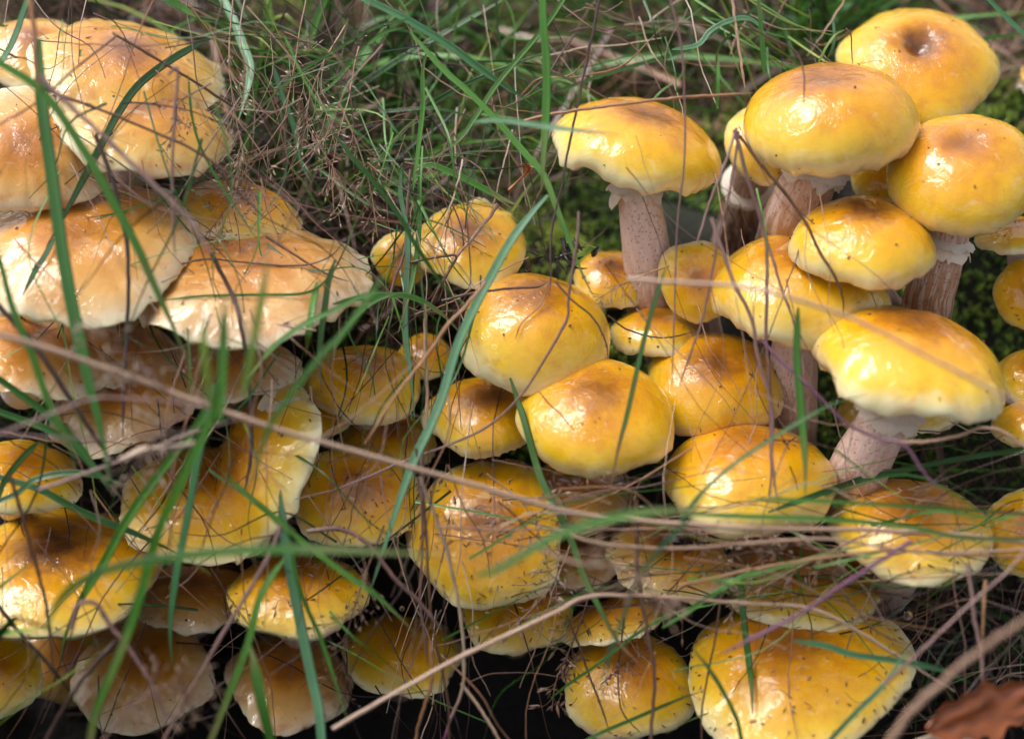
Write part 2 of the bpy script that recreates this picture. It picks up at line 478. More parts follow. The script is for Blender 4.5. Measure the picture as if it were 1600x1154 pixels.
def blade(mb, C, W, n0, tint=0.0, fold=.25, twist=0.0, thick=.00012):
    """a grass blade: a shallow V gutter with a keel, closed underneath so that it has a thickness"""
    C = np.asarray(C); n = len(C)
    T, Nn, B = frames(C, n0)
    tw = np.linspace(0, twist, n)[:, None]
    N2 = Nn * np.cos(tw) + B * np.sin(tw); B2 = np.cross(T, N2)
    W = np.broadcast_to(W, (n,))[:, None]
    V = np.stack([C + B2 * W + N2 * W * fold, C + B2 * W * .5 + N2 * W * fold * .35, C - N2 * W * fold * .3, C - B2 * W * .5 + N2 * W * fold * .35,
                  C - B2 * W + N2 * W * fold, C - N2 * (W * fold * .3 + thick + W * .12)], 1)
    V = np.concatenate([V, V[:, :1]], 1)
    u = np.array([0, .25, .5, .75, 1, .5, 0])
    UV = np.stack(np.broadcast_arrays(u[None, :], np.linspace(0, 1, n)[:, None]), -1)
    mb.add(V.reshape(-1, 3), grid_faces(n, 7), UV.reshape(-1, 2), tint)


# ------------------------------------------------------------------ the ground
def make_ground():
    k = 150
    s = np.linspace(-1, 1, 2 * k + 1)
    ax = np.sign(s) * (np.abs(s) * .34 + np.abs(s) ** 9 * 40)
    X, Y = np.meshgrid(ax, ax + .05)
    Z = ground_z(X, Y)
    mb = MB(); n = len(ax)
    mb.add(np.stack([X, Y, Z], -1).reshape(-1, 3), grid_faces(n, n))
    o = mb.build('ground', M['soil']); tag(o, 'dark wet woodland soil of a steep bank with a shaded hollow', kind='structure')


make_ground()


def project(P):
    P = np.asarray(P) - np.array(CAM)
    d = P @ np.array(FWD)
    return 800 + FPX * (P @ np.array(RGT)) / d, 577 - FPX * (P @ np.array(UPV)) / d, d


def make_moss():
    n = 52000
    x = nr.uniform(-.30, .34, n); y = nr.uniform(-.06, .46, n) ** 1.0
    z = ground_z(x, y)
    px, py, d = project(np.stack([x, y, z], 1))
    nz = np.array([mnoise.noise(Vector((a * 14, b * 14, 0))) for a, b in zip(x, y)])
    keep = (px > -60) & (px < 1660) & (py > -60) & (py < 760) & (nz > -.22 + .35 * (y < .0))
    keep &= ~((px < 520) & (py > 250))
    x, y, z, nz = x[keep], y[keep], z[keep], nz[keep]
    m = len(x)
    h = nr.uniform(.004, .010, m) * (1 + .5 * nz)
    lean = nr.normal(0, .35, (m, 2))
    # each shoot: 7 pointed leaves round a short axis
    V = []; F = []; T = []
    kk = 7
    base = np.stack([x, y, z - .001], 1)
    axis = np.stack([lean[:, 0], lean[:, 1] - .35, np.ones(m)], 1); axis /= np.linalg.norm(axis, axis=1)[:, None]
    tnt = np.clip(.45 + nz * .7 + nr.normal(0, .12, m), 0, 1)
    for q in range(kk):
        a = nr.uniform(0, 6.283, m) ; f = (q + .6) / kk
        out = np.stack([np.cos(a), np.sin(a), nr.uniform(.3, .9, m)], 1)
        side = np.stack([-np.sin(a), np.cos(a), np.zeros(m)], 1)
        b0 = base + axis * (h * f)[:, None]
        l = nr.uniform(.0014, .0030, m)[:, None]
        V.append(np.stack([b0 + side * .00045, b0 - side * .00045, b0 + out * l], 1).reshape(-1, 3))
        F.append(np.arange(m * 3).reshape(-1, 3) + q * m * 3)
        T.append(np.repeat(np.clip(tnt + (f - .5) * .35, 0, 1), 3))
    mb = MB(); mb.add(np.concatenate(V), np.concatenate(F), None, np.concatenate(T))
    o = mb.build('moss', M['moss'], smooth=False); tag(o, 'bright green cushion moss covering the bank', 'moss', kind='stuff')


make_moss()

# ------------------------------------------------------------------ mushrooms
CAPS = {}


def n1(a, s):
    return mnoise.noise(Vector((math.cos(a) * 1.3 + s * 7.1, math.sin(a) * 1.3, s * 3.3)))


def mushroom(label, cx, cy, w_, h_, roll=0, f=.5, t=0, tan=0, dark=.55, pale=0, dimple=.0, wav=.05, bulb=.0,
             base=None, stem=None, ring=None, brown=.3, sharp=None, small=.0, hole=0.0, via=None, seed=None, notch=None, tear=False, NA=120, NR=34):
    global _sd
    seed = len(CAPS) + 1.37 if seed is None else seed
    d = ray(cx, cy).normalized(); r_ = d.cross(UPV).normalized(); u_ = r_.cross(d).normalized()
    R = w_ / 2 / FPX * (DIST - t / 100)
    rat = min(h_ / (w_ / 2), 1.98)
    lo, hi = 0.0, math.pi / 2
    for _ in range(40):
        e = (lo + hi) / 2
        val = math.sin(e) + math.sqrt(math.sin(e) ** 2 + (f * math.cos(e)) ** 2)
        if val < rat: lo = e
        else: hi = e
    rl = math.radians(roll)                        # clockwise positive
    ur = u_ * math.cos(rl) + r_ * math.sin(rl); rr = r_ * math.cos(rl) - u_ * math.sin(rl)
    ax = (ur * math.cos(e) - d * math.sin(e)).normalized()
    fy = rr.cross(ax) * -1                         # in the cap plane, away from the viewer
    fy = ax.cross(rr)
    mpp = (DIST - t / 100) / FPX
    # rim centre sits R sin e above the lower outline
    C0 = at(cx, cy, t) - ur * (h_ / 2 * mpp) + ur * (R * math.sin(e))
    sharp = (.65 if f < .36 else .4 if f < .46 else .18) if sharp is None else sharp
    H = f * R * (1 + .18 * sharp)
    A = np.linspace(0, 2 * math.pi, NA, endpoint=False)
    um = math.pi / 2 + .12 * (1 - sharp) + bulb * .42
    U = np.linspace(0, 1, NR) ** .85
    V = np.zeros((NR, NA, 3)); RHO = np.zeros((NR, NA))
    lob = np.array([n1(a, seed) for a in A]); wv = np.array([n1(a * 1, seed + 5) * .6 + mnoise.noise(Vector((math.cos(a) * 3.2, math.sin(a) * 3.2, seed))) * .75 for a in A])
    fine = np.array([mnoise.noise(Vector((math.cos(a) * 9, math.sin(a) * 9, seed))) for a in A])
    saw = np.array([mnoise.noise(Vector((math.cos(a) * 26, math.sin(a) * 26, seed))) for a in A])
    furrow = np.array([abs(mnoise.noise(Vector((math.cos(a) * 2.4, math.sin(a) * 2.4, seed + 11)))) for a in A])
    nt_ = 0
    for i, uu in enumerate(U):
        ph = uu * um
        rho = math.sin(min(ph, math.pi / 2)) if ph < math.pi / 2 else math.sin(ph)
        z = math.cos(ph) if ph < math.pi / 2 else math.cos(ph) * .75
        if ph < math.pi / 2: z = z * (1 - sharp) + sharp * (1 - rho ** 2.3)
        k = min(uu * 1.02, 1.0)
        for_all = rho * (1 + (lob * .20 + fine * .018) * k ** 3 + saw * .022 * k ** 14)
        zz = z * H - dimple * R * math.exp(-(rho / .26) ** 2) - hole * R * math.exp(-(rho / .15) ** 4)
        X = R * for_all * np.cos(A); Yy = R * for_all * np.sin(A)
        Z = zz + R * wav * (1.25 * wv + .18 * fine) * k ** 4 - R * .06 * np.exp(-(furrow / .15) ** 2) * k ** 2.5 * (.3 + wav * 8)
        for j in range(NA):
            q = Vector((X[j] / R * 1.5 + seed * 3, Yy[j] / R * 1.5, seed))
            bmp = mnoise.noise(q) * .055 + mnoise.noise(q * 2.7) * .018
            Z[j] += bmp * R * (1 - k ** 3 * .55)
        if notch:
            for (na, nw, nd) in notch:
                g = np.exp(-((np.angle(np.exp(1j * (A - math.radians(na)))) / nw) ** 2)) * k ** 2
                X = X * (1 - nd * g); Yy = Yy * (1 - nd * g); Z = Z - nd * R * .35 * g
        V[i] = np.stack([X, Yy, Z], 1); RHO[i] = k
    ex, ey, ez = np.array(rr), np.array(fy), np.array(ax)
    def W(a): return np.array(C0) + a[..., :1] * ex + a[..., 1:2] * ey + a[..., 2:3] * ez
    # stem line
    top = C0 + ax * (H * .35)
    if base is None:
        bp = hit_ground(cx - math.sin(rl) * h_ * .25, cy + h_ * .30)
    else:
        bp = hit_ground(*base)
    bp = Vector(bp); bp.z -= .004
    root = empty('mushroom', bp)
    tag(root, label, 'mushroom', 'honey coloured mushrooms clustered on the bank')
    org = np.array(bp)
    mb = MB(); mb.add(W(V).reshape(-1, 3), grid_faces(NR, NA, True))
    cap = mb.build('cap', M['cap'], root, org, {'rho': RHO.reshape(-1)})
    cap['tan'] = float(tan); cap['dark'] = float(dark); cap['pale'] = float(pale); cap['seed'] = float(seed); cap['small'] = float(small)
    # gills: radial folds under the cap
    last = V[-1]
    sr = (stem or w_ * .13) * mpp
    mb = MB(); G = []
    prof = [(1.0, 0), (.93, .02), (.8, .10), (.6, .22), (.4, .33), (max(.1, sr / R * .8), .42)]
    rad = np.linalg.norm(last[:, :2], axis=1)
    for (q, hz) in prof:
        zz = last[:, 2] * q + hz * H * .8
        if .2 < q < .99: zz = zz + np.where(np.arange(NA) % 2 == 0, 1, -1) * R * .022
        G.append(np.stack([last[:, 0] * q, last[:, 1] * q, zz], 1))
    G = np.array(G); mb.add(W(G).reshape(-1, 3), grid_faces(len(prof), NA, True)[:, ::-1])
    mb.build('gills', M['gills'], root, org, smooth=False)
    # stem
    L = (top - bp).length
    pts = []
    p0, p1, p2, p3 = top, top - ax * L * (.45 if base is None else .30), bp + Vector((0, -.25, 1)).normalized() * L * .25, bp
    if via:
        p3 = at(*via); L1 = (top - p3).length
        p1 = top - ax * L1 * .35; p2 = p3 + (top - p3) * .25 + Vector((0, 0, L1 * .06))
    for i in range(22):
        s = i / 21
        if via:
            if s > .72:
                q = (s - .72) / .28; pts.append(p3.lerp(bp, q) + (p3 - p2) * (q * (1 - q)) * .8); continue
            s /= .72
        pts.append(p0 * (1 - s) ** 3 + p1 * 3 * s * (1 - s) ** 2 + p2 * 3 * s * s * (1 - s) + p3 * s ** 3)
    pts = np.array([list(p) for p in pts])
    s = np.linspace(0, 1, 22)
    rad_ = sr * (1 - .06 * np.exp(-((s - .3) / .15) ** 2) + .35 * s ** 2.2)
    rad_ = rad_ * (1 + .05 * np.array([mnoise.noise(Vector((x * 6, seed, 0))) for x in s]))
    mb = MB(); tube(mb, pts, rad_, 20)
    V_ = mb.v[0]; V_ += np.array([list(mnoise.noise_vector(Vector(p) * 140)) for p in V_]) * sr * .05
    st = mb.build('stem', M['stem'], root, org); st['brown'] = float(brown)
    # ring of veil round the stem
    if ring:
        gap, flare = ring
        T, Nn, B = frames(pts, (0, 0, 1))
        ci = np.linspace(0, 1, 22)
        def ctr(q):
            return np.array([np.interp(q, ci, pts[:, c]) for c in range(3)]), np.array([np.interp(q, ci, T[:, c]) for c in range(3)])
        NS = 72; a = np.linspace(0, 2 * math.pi, NS, endpoint=False)
        off0 = H * .35 + R * math.tan(e) * 1.0 + (gap - .2) * 4 * sr
        cum = np.concatenate([[0], np.cumsum(np.linalg.norm(np.diff(pts, axis=0), axis=1))])
        for lay, (o0, ext, r0, fl) in enumerate(((0.0, .34, .96, flare), (.26, .55, 1.04, 1.08 + (flare - 1.08) * .60))):
            rows = []
            for j, tt in enumerate(np.linspace(0, 1, 7)):
                c, tg = ctr(np.interp(off0 + (o0 + ext * tt) * sr , cum, np.linspace(0, 1, 22)))
                e1 = np.cross(tg, [.1, .9, .2]); e1 /= np.linalg.norm(e1); e2 = np.cross(tg, e1)
                rg = np.array([mnoise.noise(Vector((math.cos(x) * 2.5, math.sin(x) * 2.5, seed + lay * 3))) + .6 * mnoise.noise(Vector((math.cos(x) * 11, math.sin(x) * 11, seed + lay))) for x in a])
                sh = tt ** 1.0 if lay == 0 else math.sin(tt * math.pi / 2) ** 1.4
                fl_r = sr * (r0 + (fl - r0) * sh) * (1 + .09 * rg * tt)
                rows.append(c + (e1 * np.cos(a)[:, None] + e2 * np.sin(a)[:, None]) * fl_r[:, None] + tg * (rg * sr * (.22 + .3 * lay) * tt ** 2)[:, None])
            for k_, (tt, dd) in enumerate(((1.0, .24 - .14 * lay), (.5, .12))):
                src = rows[6] if k_ == 0 else rows[3]
                cc, tg = ctr(np.interp(off0 + (o0 + ext * tt) * sr , cum, np.linspace(0, 1, 22)))
                rows.append(cc + (src - cc) * (1 - .07 * (k_ == 0)) + tg * sr * dd)
            rows = np.array(rows)
            mb = MB(); mb.add(rows[:6].reshape(-1, 3), grid_faces(6, NS, True), np.stack(np.broadcast_arrays(np.tile(a / 6.28 * 4, 6), np.repeat(np.arange(6) / 6, NS)), -1))
            rg_o = mb.build('ring', M['ring'], root, org)
            mb = MB(); mb.add(rows[5:].reshape(-1, 3), grid_faces(4, NS, True), np.stack(np.broadcast_arrays(np.tile(a / 6.28 * 4, 4), np.repeat(np.arange(4) / 4, NS)), -1))
            mb.build('ring_edge', M['ringedge'] if lay == 0 else M['ring'], rg_o)
    if tear:
        for (tx, ty, ln, wd, an) in tear:
            p = at(tx, ty, t + 1.0)
            q = p + (u_ * math.cos(an) + r_ * math.sin(an)) * ln
            C = spline([p, (p + q) / 2 - d * .0015, q - d * .003], 8)
            mb = MB(); blade(mb, C, np.array([.5, .9, 1, 1, .95, .8, .6, .2]) * wd, -np.array(d) + np.array(r_) * .5, fold=.4, thick=.0007)
            mb.build('torn_margin', M['gills'], root, org)
    world = W(V)
    CAPS[len(CAPS)] = dict(V=world, ax=ez, label=label, R=R, cx=cx, cy=cy)
    return root


# label, centre x, y, width, height ...
mushroom('yellow mushroom at the back with a round brown hole in its cap', 1432, 98, 244, 180, 10, .42, -3.0, dark=1, small=.03, hole=.12, dimple=.12, wav=.03, bulb=.5, notch=[(150, .35, .10)], seed=3.1)
mushroom('plump glossy yellow mushroom with a thick ringed stem, in front of the holed one', 1297, 173, 272, 152, 1, .62, 1.5, dark=.45, pale=-.1, dimple=.07, wav=.05, bulb=.9, via=(1236, 350, -1.6), base=(1225, 400), stem=42, ring=(.2, 1.42), brown=.5, notch=[(-62, .10, .05)])
mushroom('round yellow mushroom with a shiny wet dimple and frilly ring, beside the plump one', 1505, 264, 240, 176, 3, .62, 2.0, dark=.35, dimple=.12, wav=.035, bulb=.9, via=(1450, 470, -.4), base=(1440, 520), stem=35, ring=(.2, 1.45), brown=.6)
mushroom('small yellow mushroom half hidden under the plump one, with a dark brown stem', 1190, 226, 132, 118, 25, .6, -1.4, dark=.2, pale=.2, wav=.04, base=(1152, 372), stem=32, ring=(.2, 1.45), brown=.75)
mushroom('small yellow mushroom tucked behind the dimpled one, no stem showing', 1390, 262, 130, 112, 0, .55, -2.6, dark=.3)
mushroom('smooth yellow mushroom with a dark brown top, below the dimpled one', 1352, 371, 224, 126, 8, .55, 2.5, dark=.95, pale=.1, wav=.05, bulb=.5, base=(1390, 520), stem=30)
mushroom('wide yellow mushroom on a long pink stem, draped with thin stalks', 1246, 446, 268, 160, 5, .55, 1.0, dark=.3, pale=.1, wav=.06, bulb=.4, via=(1236, 640, -1.2), base=(1236, 700), stem=36, brown=.38)
mushroom('pale yellow mushroom with a white edge, left of the one on the long pink stem', 1092, 437, 128, 130, -10, .5, -.2, dark=.3, pale=.25, wav=.06, base=(1110, 560), stem=20)
mushroom('tall yellow mushroom standing alone on a pink ringed stem before the moss', 1003, 219, 262, 122, 14, .50, 0, dark=.85, dimple=.05, wav=.08, bulb=.4, via=(1016, 455, -2.0), base=(1030, 500), stem=36, ring=(.2, 1.5), brown=.33)
mushroom('broad orange yellow mushroom leaning right on a thick pink stem with a white ring', 1424, 556, 305, 150, 13, .50, 4.0, dark=.6, pale=-.05, wav=.07, bulb=.2, via=(1340, 738, 1.6), base=(1335, 800), stem=41, ring=(.2, 1.5), brown=.28)
mushroom('yellow mushroom with black specks on its dark top, behind the pink stem', 1113, 597, 205, 164, 6, .55, -.1, dark=.8, wav=.05, bulb=.4, notch=[(-70, .14, .06)])
mushroom('large yellow mushroom with a faint brown centre, under the speckled one', 1170, 738, 274, 162, 3, .55, 2.0, dark=.25, pale=.05, wav=.05, bulb=.5)
mushroom('orange mushroom crossed by green and straw blades, on a brown stub of stem', 1426, 824, 240, 160, 8, .45, 2.8, dark=.5, pale=-.1, wav=.05, base=(1365, 950), stem=36, brown=.4)
mushroom('yellow mushroom cut by the frame beside the orange crossed one', 1610, 825, 140, 150, 5, .45, 3.2, dark=.3, wav=.05)
mushroom('yellow mushroom cut by the frame under the dimpled one, smooth side', 1612, 458, 118, 118, 0, .5, -.2, dark=.2)
mushroom('flat yellow mushroom peeping out right behind the dimpled cap', 1590, 366, 130, 56, 0, .4, -.8, dark=.2)
mushroom('small orange mushroom at the frame edge behind the broad leaning one', 1612, 586, 110, 84, 5, .5, .2, dark=.3)
mushroom('small yellow mushroom at the frame edge, below its orange neighbour', 1612, 664, 116, 78, 5, .5, 2.4, dark=.1)
mushroom('dim yellow mushroom in the shade behind the stem of the leaning one', 1400, 640, 190, 84, 0, .42, -2.4, dark=.3)
mushroom('yellow mushroom with a bright orange disc under a fallen brown stalk, at the grass edge', 737, 381, 184, 134, 0, .32, -1.0, dark=.6, wav=.09, seed=9.2, pale=.05)
mushroom('narrow pale yellow mushroom behind upright blades, left of the orange disced one', 630, 402, 92, 96, 15, .45, -2.2, dark=.1, pale=.2)
mushroom('small brown topped mushroom behind the tall one stem', 955, 434, 124, 90, 5, .5, -2.2, dark=.85)
mushroom('small pale rimmed mushroom under a curved dark stalk, between domed and speckled ones', 1023, 516, 136, 80, 0, .5, -1.2, dark=.35, pale=.15, wav=.07)
mushroom('high domed yellow mushroom with dark debris lying on its crown', 838, 512, 244, 172, 8, .72, .3, dark=.6, pale=.12, wav=.05, bulb=.3)
mushroom('big glossy yellow mushroom with a round brown centre, in the middle of the cluster', 930, 648, 248, 182, 4, .50, 2.4, dark=.6, pale=.02, wav=.05, bulb=.4, base=(960, 800))
mushroom('yellow mushroom with a fuzzy purple brown disc, overlapped by the big middle one', 758, 649, 182, 130, 0, .48, -.2, dark=1.0, pale=-.1, wav=.07, seed=21.4)
mushroom('yellow mushroom with brown disc and a bare stem below, left of the purple disced one', 570, 598, 190, 124, 3, .48, -.8, dark=.5, wav=.05, base=(610, 720), stem=30)
mushroom('small yellow mushroom deep in shade between blades and the high domed one', 665, 556, 84, 68, 0, .5, -2.6, dark=.1)
mushroom('large orange mushroom littered with dry florets, seen nearly face on', 764, 830, 252, 232, -8, .35, 1.0, dark=.65, wav=.07, pale=-.08, seed=14.9)
mushroom('tan mushroom in shade behind the floret littered one', 893, 778, 180, 116, 5, .4, -1.4, tan=.6, dark=.3)
mushroom('orange and cream mushroom with brown florets on it, above the dark gap', 557, 776, 202, 166, 8, .28, .6, dark=.3, wav=.05, pale=.02)
mushroom('old yellow mushroom with a torn white margin, behind the vertical stalks', 405, 725, 290, 150, -68, .30, 1.0, dark=.2, pale=.2, wav=.06, tear=[(405, 640, .012, .0022, .6), (415, 640, .014, .0018, 1.25)])
mushroom('wide yellow mushroom behind the light green bundle of blades', 318, 782, 262, 184, -4, .32, -.2, dark=.3, wav=.05)
mushroom('round orange mushroom stuck with dark seeds, under the light green blades', 464, 926, 222, 132, -4, .36, 1.5, dark=.3, wav=.03, bulb=.3)
mushroom('very wide mushroom with a blackish brown centre, in the shaded corner', 92, 888, 326, 204, -8, .26, .4, dark=1.0, pale=-.05, wav=.03, bulb=.2)
mushroom('pale mushroom cut by the frame, under the very wide one', -5, 1050, 140, 130, 10, .35, 1.4, dark=.1, pale=.3)
mushroom('dim tan mushroom low in the hollow behind a bent mauve stalk', 222, 1048, 226, 176, -8, .26, -2.0, tan=.8, dark=.2, pale=.2)
mushroom('dull mushroom deep in the shade under the very wide one', 110, 1020, 170, 170, 0, .3, -3.2, tan=.7, dark=.2, pale=.1)
mushroom('dim tan mushroom in the hollow under the seed stuck one', 450, 1062, 200, 150, 8, .3, -2.6, tan=.8, dark=.2)
mushroom('dull yellow mushroom in the hollow crossed by a long straw', 628, 1020, 186, 128, 4, .34, -2.2, dark=.2, pale=.1)
mushroom('olive yellow mushroom under the floret littered one, with two dark spots', 807, 948, 186, 142, 4, .36, -1.2, dark=.25)
mushroom('flat mushroom tipped to show its white edge, beside the olive one', 958, 966, 176, 66, -14, .25, -.6, dark=.2, tan=.2)
mushroom('yellow mushroom draped with brown straws at the bottom, right of the black gap', 983, 1068, 206, 172, 4, .42, .4, dark=.35, wav=.05)
mushroom('largest yellow mushroom in the lower corner, wet and flecked, sunken centre', 1240, 1046, 356, 252, 0, .30, 2.4, dark=.45, dimple=.04, wav=.06, pale=-.02, seed=33.2)
mushroom('orange mushroom peeping over the largest one', 1258, 930, 220, 96, 5, .4, -.2, dark=.4, pale=-.15)
mushroom('tan mushroom with grey debris on it, under crossing straws', 1045, 872, 196, 134, 8, .34, .3, tan=.45, dark=.6, wav=.10)
mushroom('brown tan mushroom in shade between the straws and the orange stub one', 1225, 888, 200, 100, 0, .36, -1.4, tan=.9, dark=.3)
# orange tan caps of the other side
mushroom('big orange mushroom with a dark disc beneath crossing stalks, uppermost of the orange ones', 195, 112, 300, 172, 6, .30, -.6, tan=.45, dark=.65, wav=.10, pale=-.1, seed=41.3)
mushroom('folded orange mushroom lapping below the uppermost one', 225, 195, 276, 148, 8, .30, 1.0, tan=.5, dark=.4, wav=.08, pale=-.02, seed=43.7, notch=[(200, .3, .06)])
mushroom('pale orange mushroom cut by the frame, with a frilled lower margin', 40, 236, 250, 200, -8, .28, 2.0, tan=.8, dark=.2, wav=.10, pale=.1)
mushroom('broad orange mushroom with a brown pit and bruised rim, beside the frame edge', 125, 386, 358, 222, -10, .25, 2.6, tan=.75, dark=.35, dimple=.06, wav=.08, pale=0, seed=47.1)
mushroom('widest flat tan mushroom with a scalloped white margin, crossed by an arching stalk', 385, 436, 376, 190, -5, .26, 1.8, tan=.85, dark=.3, wav=.09, pale=0, seed=51.9, notch=[(152, .35, .07)])
mushroom('deep orange mushroom behind the widest tan one, under seed heads', 375, 330, 190, 96, 10, .38, -.6, tan=.3, dark=.6, pale=-.2)
mushroom('orange tan mushroom below the pitted one, at the frame edge', 45, 550, 260, 136, 5, .24, 1.6, tan=.8, dark=.3, pale=.05)
mushroom('tan mushroom with a saw toothed margin behind blurred stalks', 205, 622, 232, 150, -24, .24, .8, tan=.85, dark=.2, wav=.08)
mushroom('dull tan mushroom in shade directly under the widest one', 355, 572, 220, 108, -5, .3, -.6, tan=.9, dark=.4)
mushroom('yellow mushroom at the frame edge behind the dark green tuft', 32, 742, 180, 120, 8, .34, 1.0, dark=.1, pale=.1)
mushroom('pale mushroom standing edge on behind the dark green tuft', 125, 652, 84, 104, 30, .35, -.4, tan=1, dark=.1, pale=.3)
mushroom('orange mushroom at the very back corner behind the uppermost one', 50, 80, 170, 110, -8, .36, -1.8, tan=.5, dark=.5)
mushroom('dull orange mushroom in shade between the pitted and saw toothed ones', 190, 545, 190, 110, 10, .3, -.8, tan=.9, dark=.3)
mushroom('shaded yellow mushroom left of the bare stem one', 470, 640, 150, 110, 0, .35, -1.8, dark=.3)
mushroom('dim brown mushroom under the light green bundle', 310, 930, 200, 120, 0, .3, -2.4, tan=.8, dark=.3)
mushroom('dark yellow mushroom in the gap beneath the bare stem one', 610, 690, 150, 90, 0, .4, -2.4, dark=.5)
mushroom('shaded tan mushroom behind the broad green turning rusty blade', 905, 870, 150, 100, 0, .35, -2.2, tan=.6, dark=.3)
mushroom('dim yellow mushroom in the gap right of the tan debris strewn one', 1345, 905, 120, 80, 0, .4, -2.6, dark=.3)
#@@GRASS@@

# ------------------------------------------------------------------ debris on the caps
def cap_points(i, n, rmax=.9, facing=.05):
    c = CAPS[i]; V = c['V']; NRr, NAa = V.shape[:2]
    out = []
    tries = 0
    while len(out) < n and tries < n * 12:
        tries += 1
        a = rng.randrange(1, NRr - 6); b = rng.randrange(NAa)
        p = V[a, b]; du = V[a + 1, b] - V[a - 1, b]; dv = V[a, (b + 1) % NAa] - V[a, b - 1]
        nn = np.cross(du, dv); l = np.linalg.norm(nn)
        if l < 1e-12: continue
        nn /= l
        if nn.dot(c['ax']) < 0: nn = -nn
        if nn.dot(np.array(-FWD)) < facing: continue
        k = (a / NRr) ** .85
        if rng.random() > .25 + k: continue
        out.append((p, nn))
    return out


def spindle(mb, p, d_, l, r, tint, n0=(.1, .3, .9)):
    C = np.array([p + d_ * l * s for s in (-.5, -.2, .15, .5)])
    tube(mb, C, np.array([.15, 1, .8, .1]) * r, 4, n0, tint, .7)


mb = MB()
FLO = {'littered with dry florets': 110, 'brown florets': 55, 'dark seeds': 70, 'wet and flecked': 120, 'draped with brown straws': 50,
       'grey debris': 60, 'crossed by green and straw': 26, 'peeping over the largest': 40, 'widest flat tan': 26, 'under seed heads': 40,
       'folded orange': 20, 'broad orange mushroom': 20, 'orange disc under': 9, 'high domed': 10, 'faint brown centre': 5, 'olive yellow': 24,
       'wide yellow mushroom behind': 30, 'old yellow': 20, 'long straw': 18, 'very wide mushroom': 10, 'in the middle': 6, 'uppermost of the orange': 22,
       'long pink stem, draped': 5, 'tall yellow': 7, 'plump glossy': 3, 'black specks': 16}
for i, c in CAPS.items():
    k = next((v for q, v in FLO.items() if q in c['label']), 8)
    for p, nn in cap_points(i, k):
        dv = np.array([rng.gauss(0, 1) for _ in range(3)]); dv -= nn * dv.dot(nn); dv /= np.linalg.norm(dv)
        dv = dv + nn * rng.uniform(-.05, .35)
        l = rng.uniform(.0010, .0032) * (1 if k > 12 else .5)
        dark_ = 'specks' in c['label'] or k < 12 or rng.random() < .35
        spindle(mb, p + nn * .0004, dv, l, rng.uniform(.0002, .0005), rng.uniform(.05, .35) if dark_ else rng.uniform(.3, 1))
        if k > 20 and rng.random() < .15:          # a bent awn
            q = p + nn * .0004
            C = spline([q, q + dv * l * 1.5 + nn * .001, q + dv * l * 2.2 + np.array([rng.gauss(0, .002) for _ in range(3)])], 6)
            tube(mb, C, .00011, 3, nn, rng.uniform(.2, .9))
o = mb.build('dry_florets', M['floret']); tag(o, 'brown grass florets and seed husks stuck on the wet caps', 'debris', kind='stuff')


# ------------------------------------------------------------------ background grass and thatch
def rooted(px, py, lift=0.0):
    p = hit_ground(px, py); p = Vector(p); p.z += lift; return p


mb = MB()
def thatch_region(n, x0, x1, y0, y1, up=(.004, .03), ln=(.04, .15), r=(.00020, .00075), ang=None, tint=(0, 1)):
    for _ in range(n):
        px, py = rng.uniform(x0, x1), rng.uniform(y0, y1)
        p = rooted(px, py); p.z += rng.uniform(*up)
        a = rng.gauss(*(ang or (0, 1.3)))
        dv = Vector((math.cos(a), math.sin(a) * .5, math.sin(a) * .65 + rng.gauss(0, .25))).normalized()
        l = rng.uniform(*ln) * .5
        bend = Vector((rng.gauss(0, .25), rng.gauss(0, .2), rng.gauss(-.05, .25))) * l
        C = spline([p - dv * l + bend * -.4, p + bend * .5, p + dv * l * .6, p + dv * l + Vector((0, 0, -l * .2))], 9)
        rr = rng.uniform(*r)
        if rng.random() < .25:
            blade(mb, C, rr * 2.2 * np.linspace(1, .3, 9), (rng.gauss(0, .5), -.6, .7), rng.uniform(*tint), twist=rng.gauss(0, 2))
        else:
            tube(mb, C, rr * np.linspace(1, .55, 9), 4, tint=rng.uniform(*tint))
thatch_region(170, 330, 900, -40, 420)
thatch_region(190, 330, 700, 0, 480, ln=(.03, .12))
thatch_region(230, 880, 1340, -60, 170, tint=(.1, 1))
thatch_region(60, 860, 1180, 120, 300, up=(.002, .012), tint=(0, .8))
thatch_region(150, 1520, 1640, 0, 160, up=(.002, .012))
thatch_region(260, -40, 360, -60, 150, up=(.0, .02))
thatch_region(200, 560, 720, 300, 560, ln=(.03, .09), tint=(0, .7))
thatch_region(170, 0, 700, 480, 900, up=(.005, .03), tint=(-.2, .3), ln=(.03, .10))  # this row and those below: shade of the lower gaps painted as darker tints
thatch_region(80, 560, 1100, 820, 1000, up=(0, .02), tint=(-.2, .2), ln=(.02, .07))
thatch_region(240, 1330, 1620, 850, 1180, up=(.0, .06), tint=(0, .55), ln=(.03, .12))
thatch_region(70, 0, 600, 900, 1180, up=(0, .05), tint=(0, .4), ln=(.03, .10))
o = mb.build('dead_grass', M['thatch']); tag(o, 'tangled mat of brown and straw coloured dead grass over the bank', 'dead grass', kind='stuff')

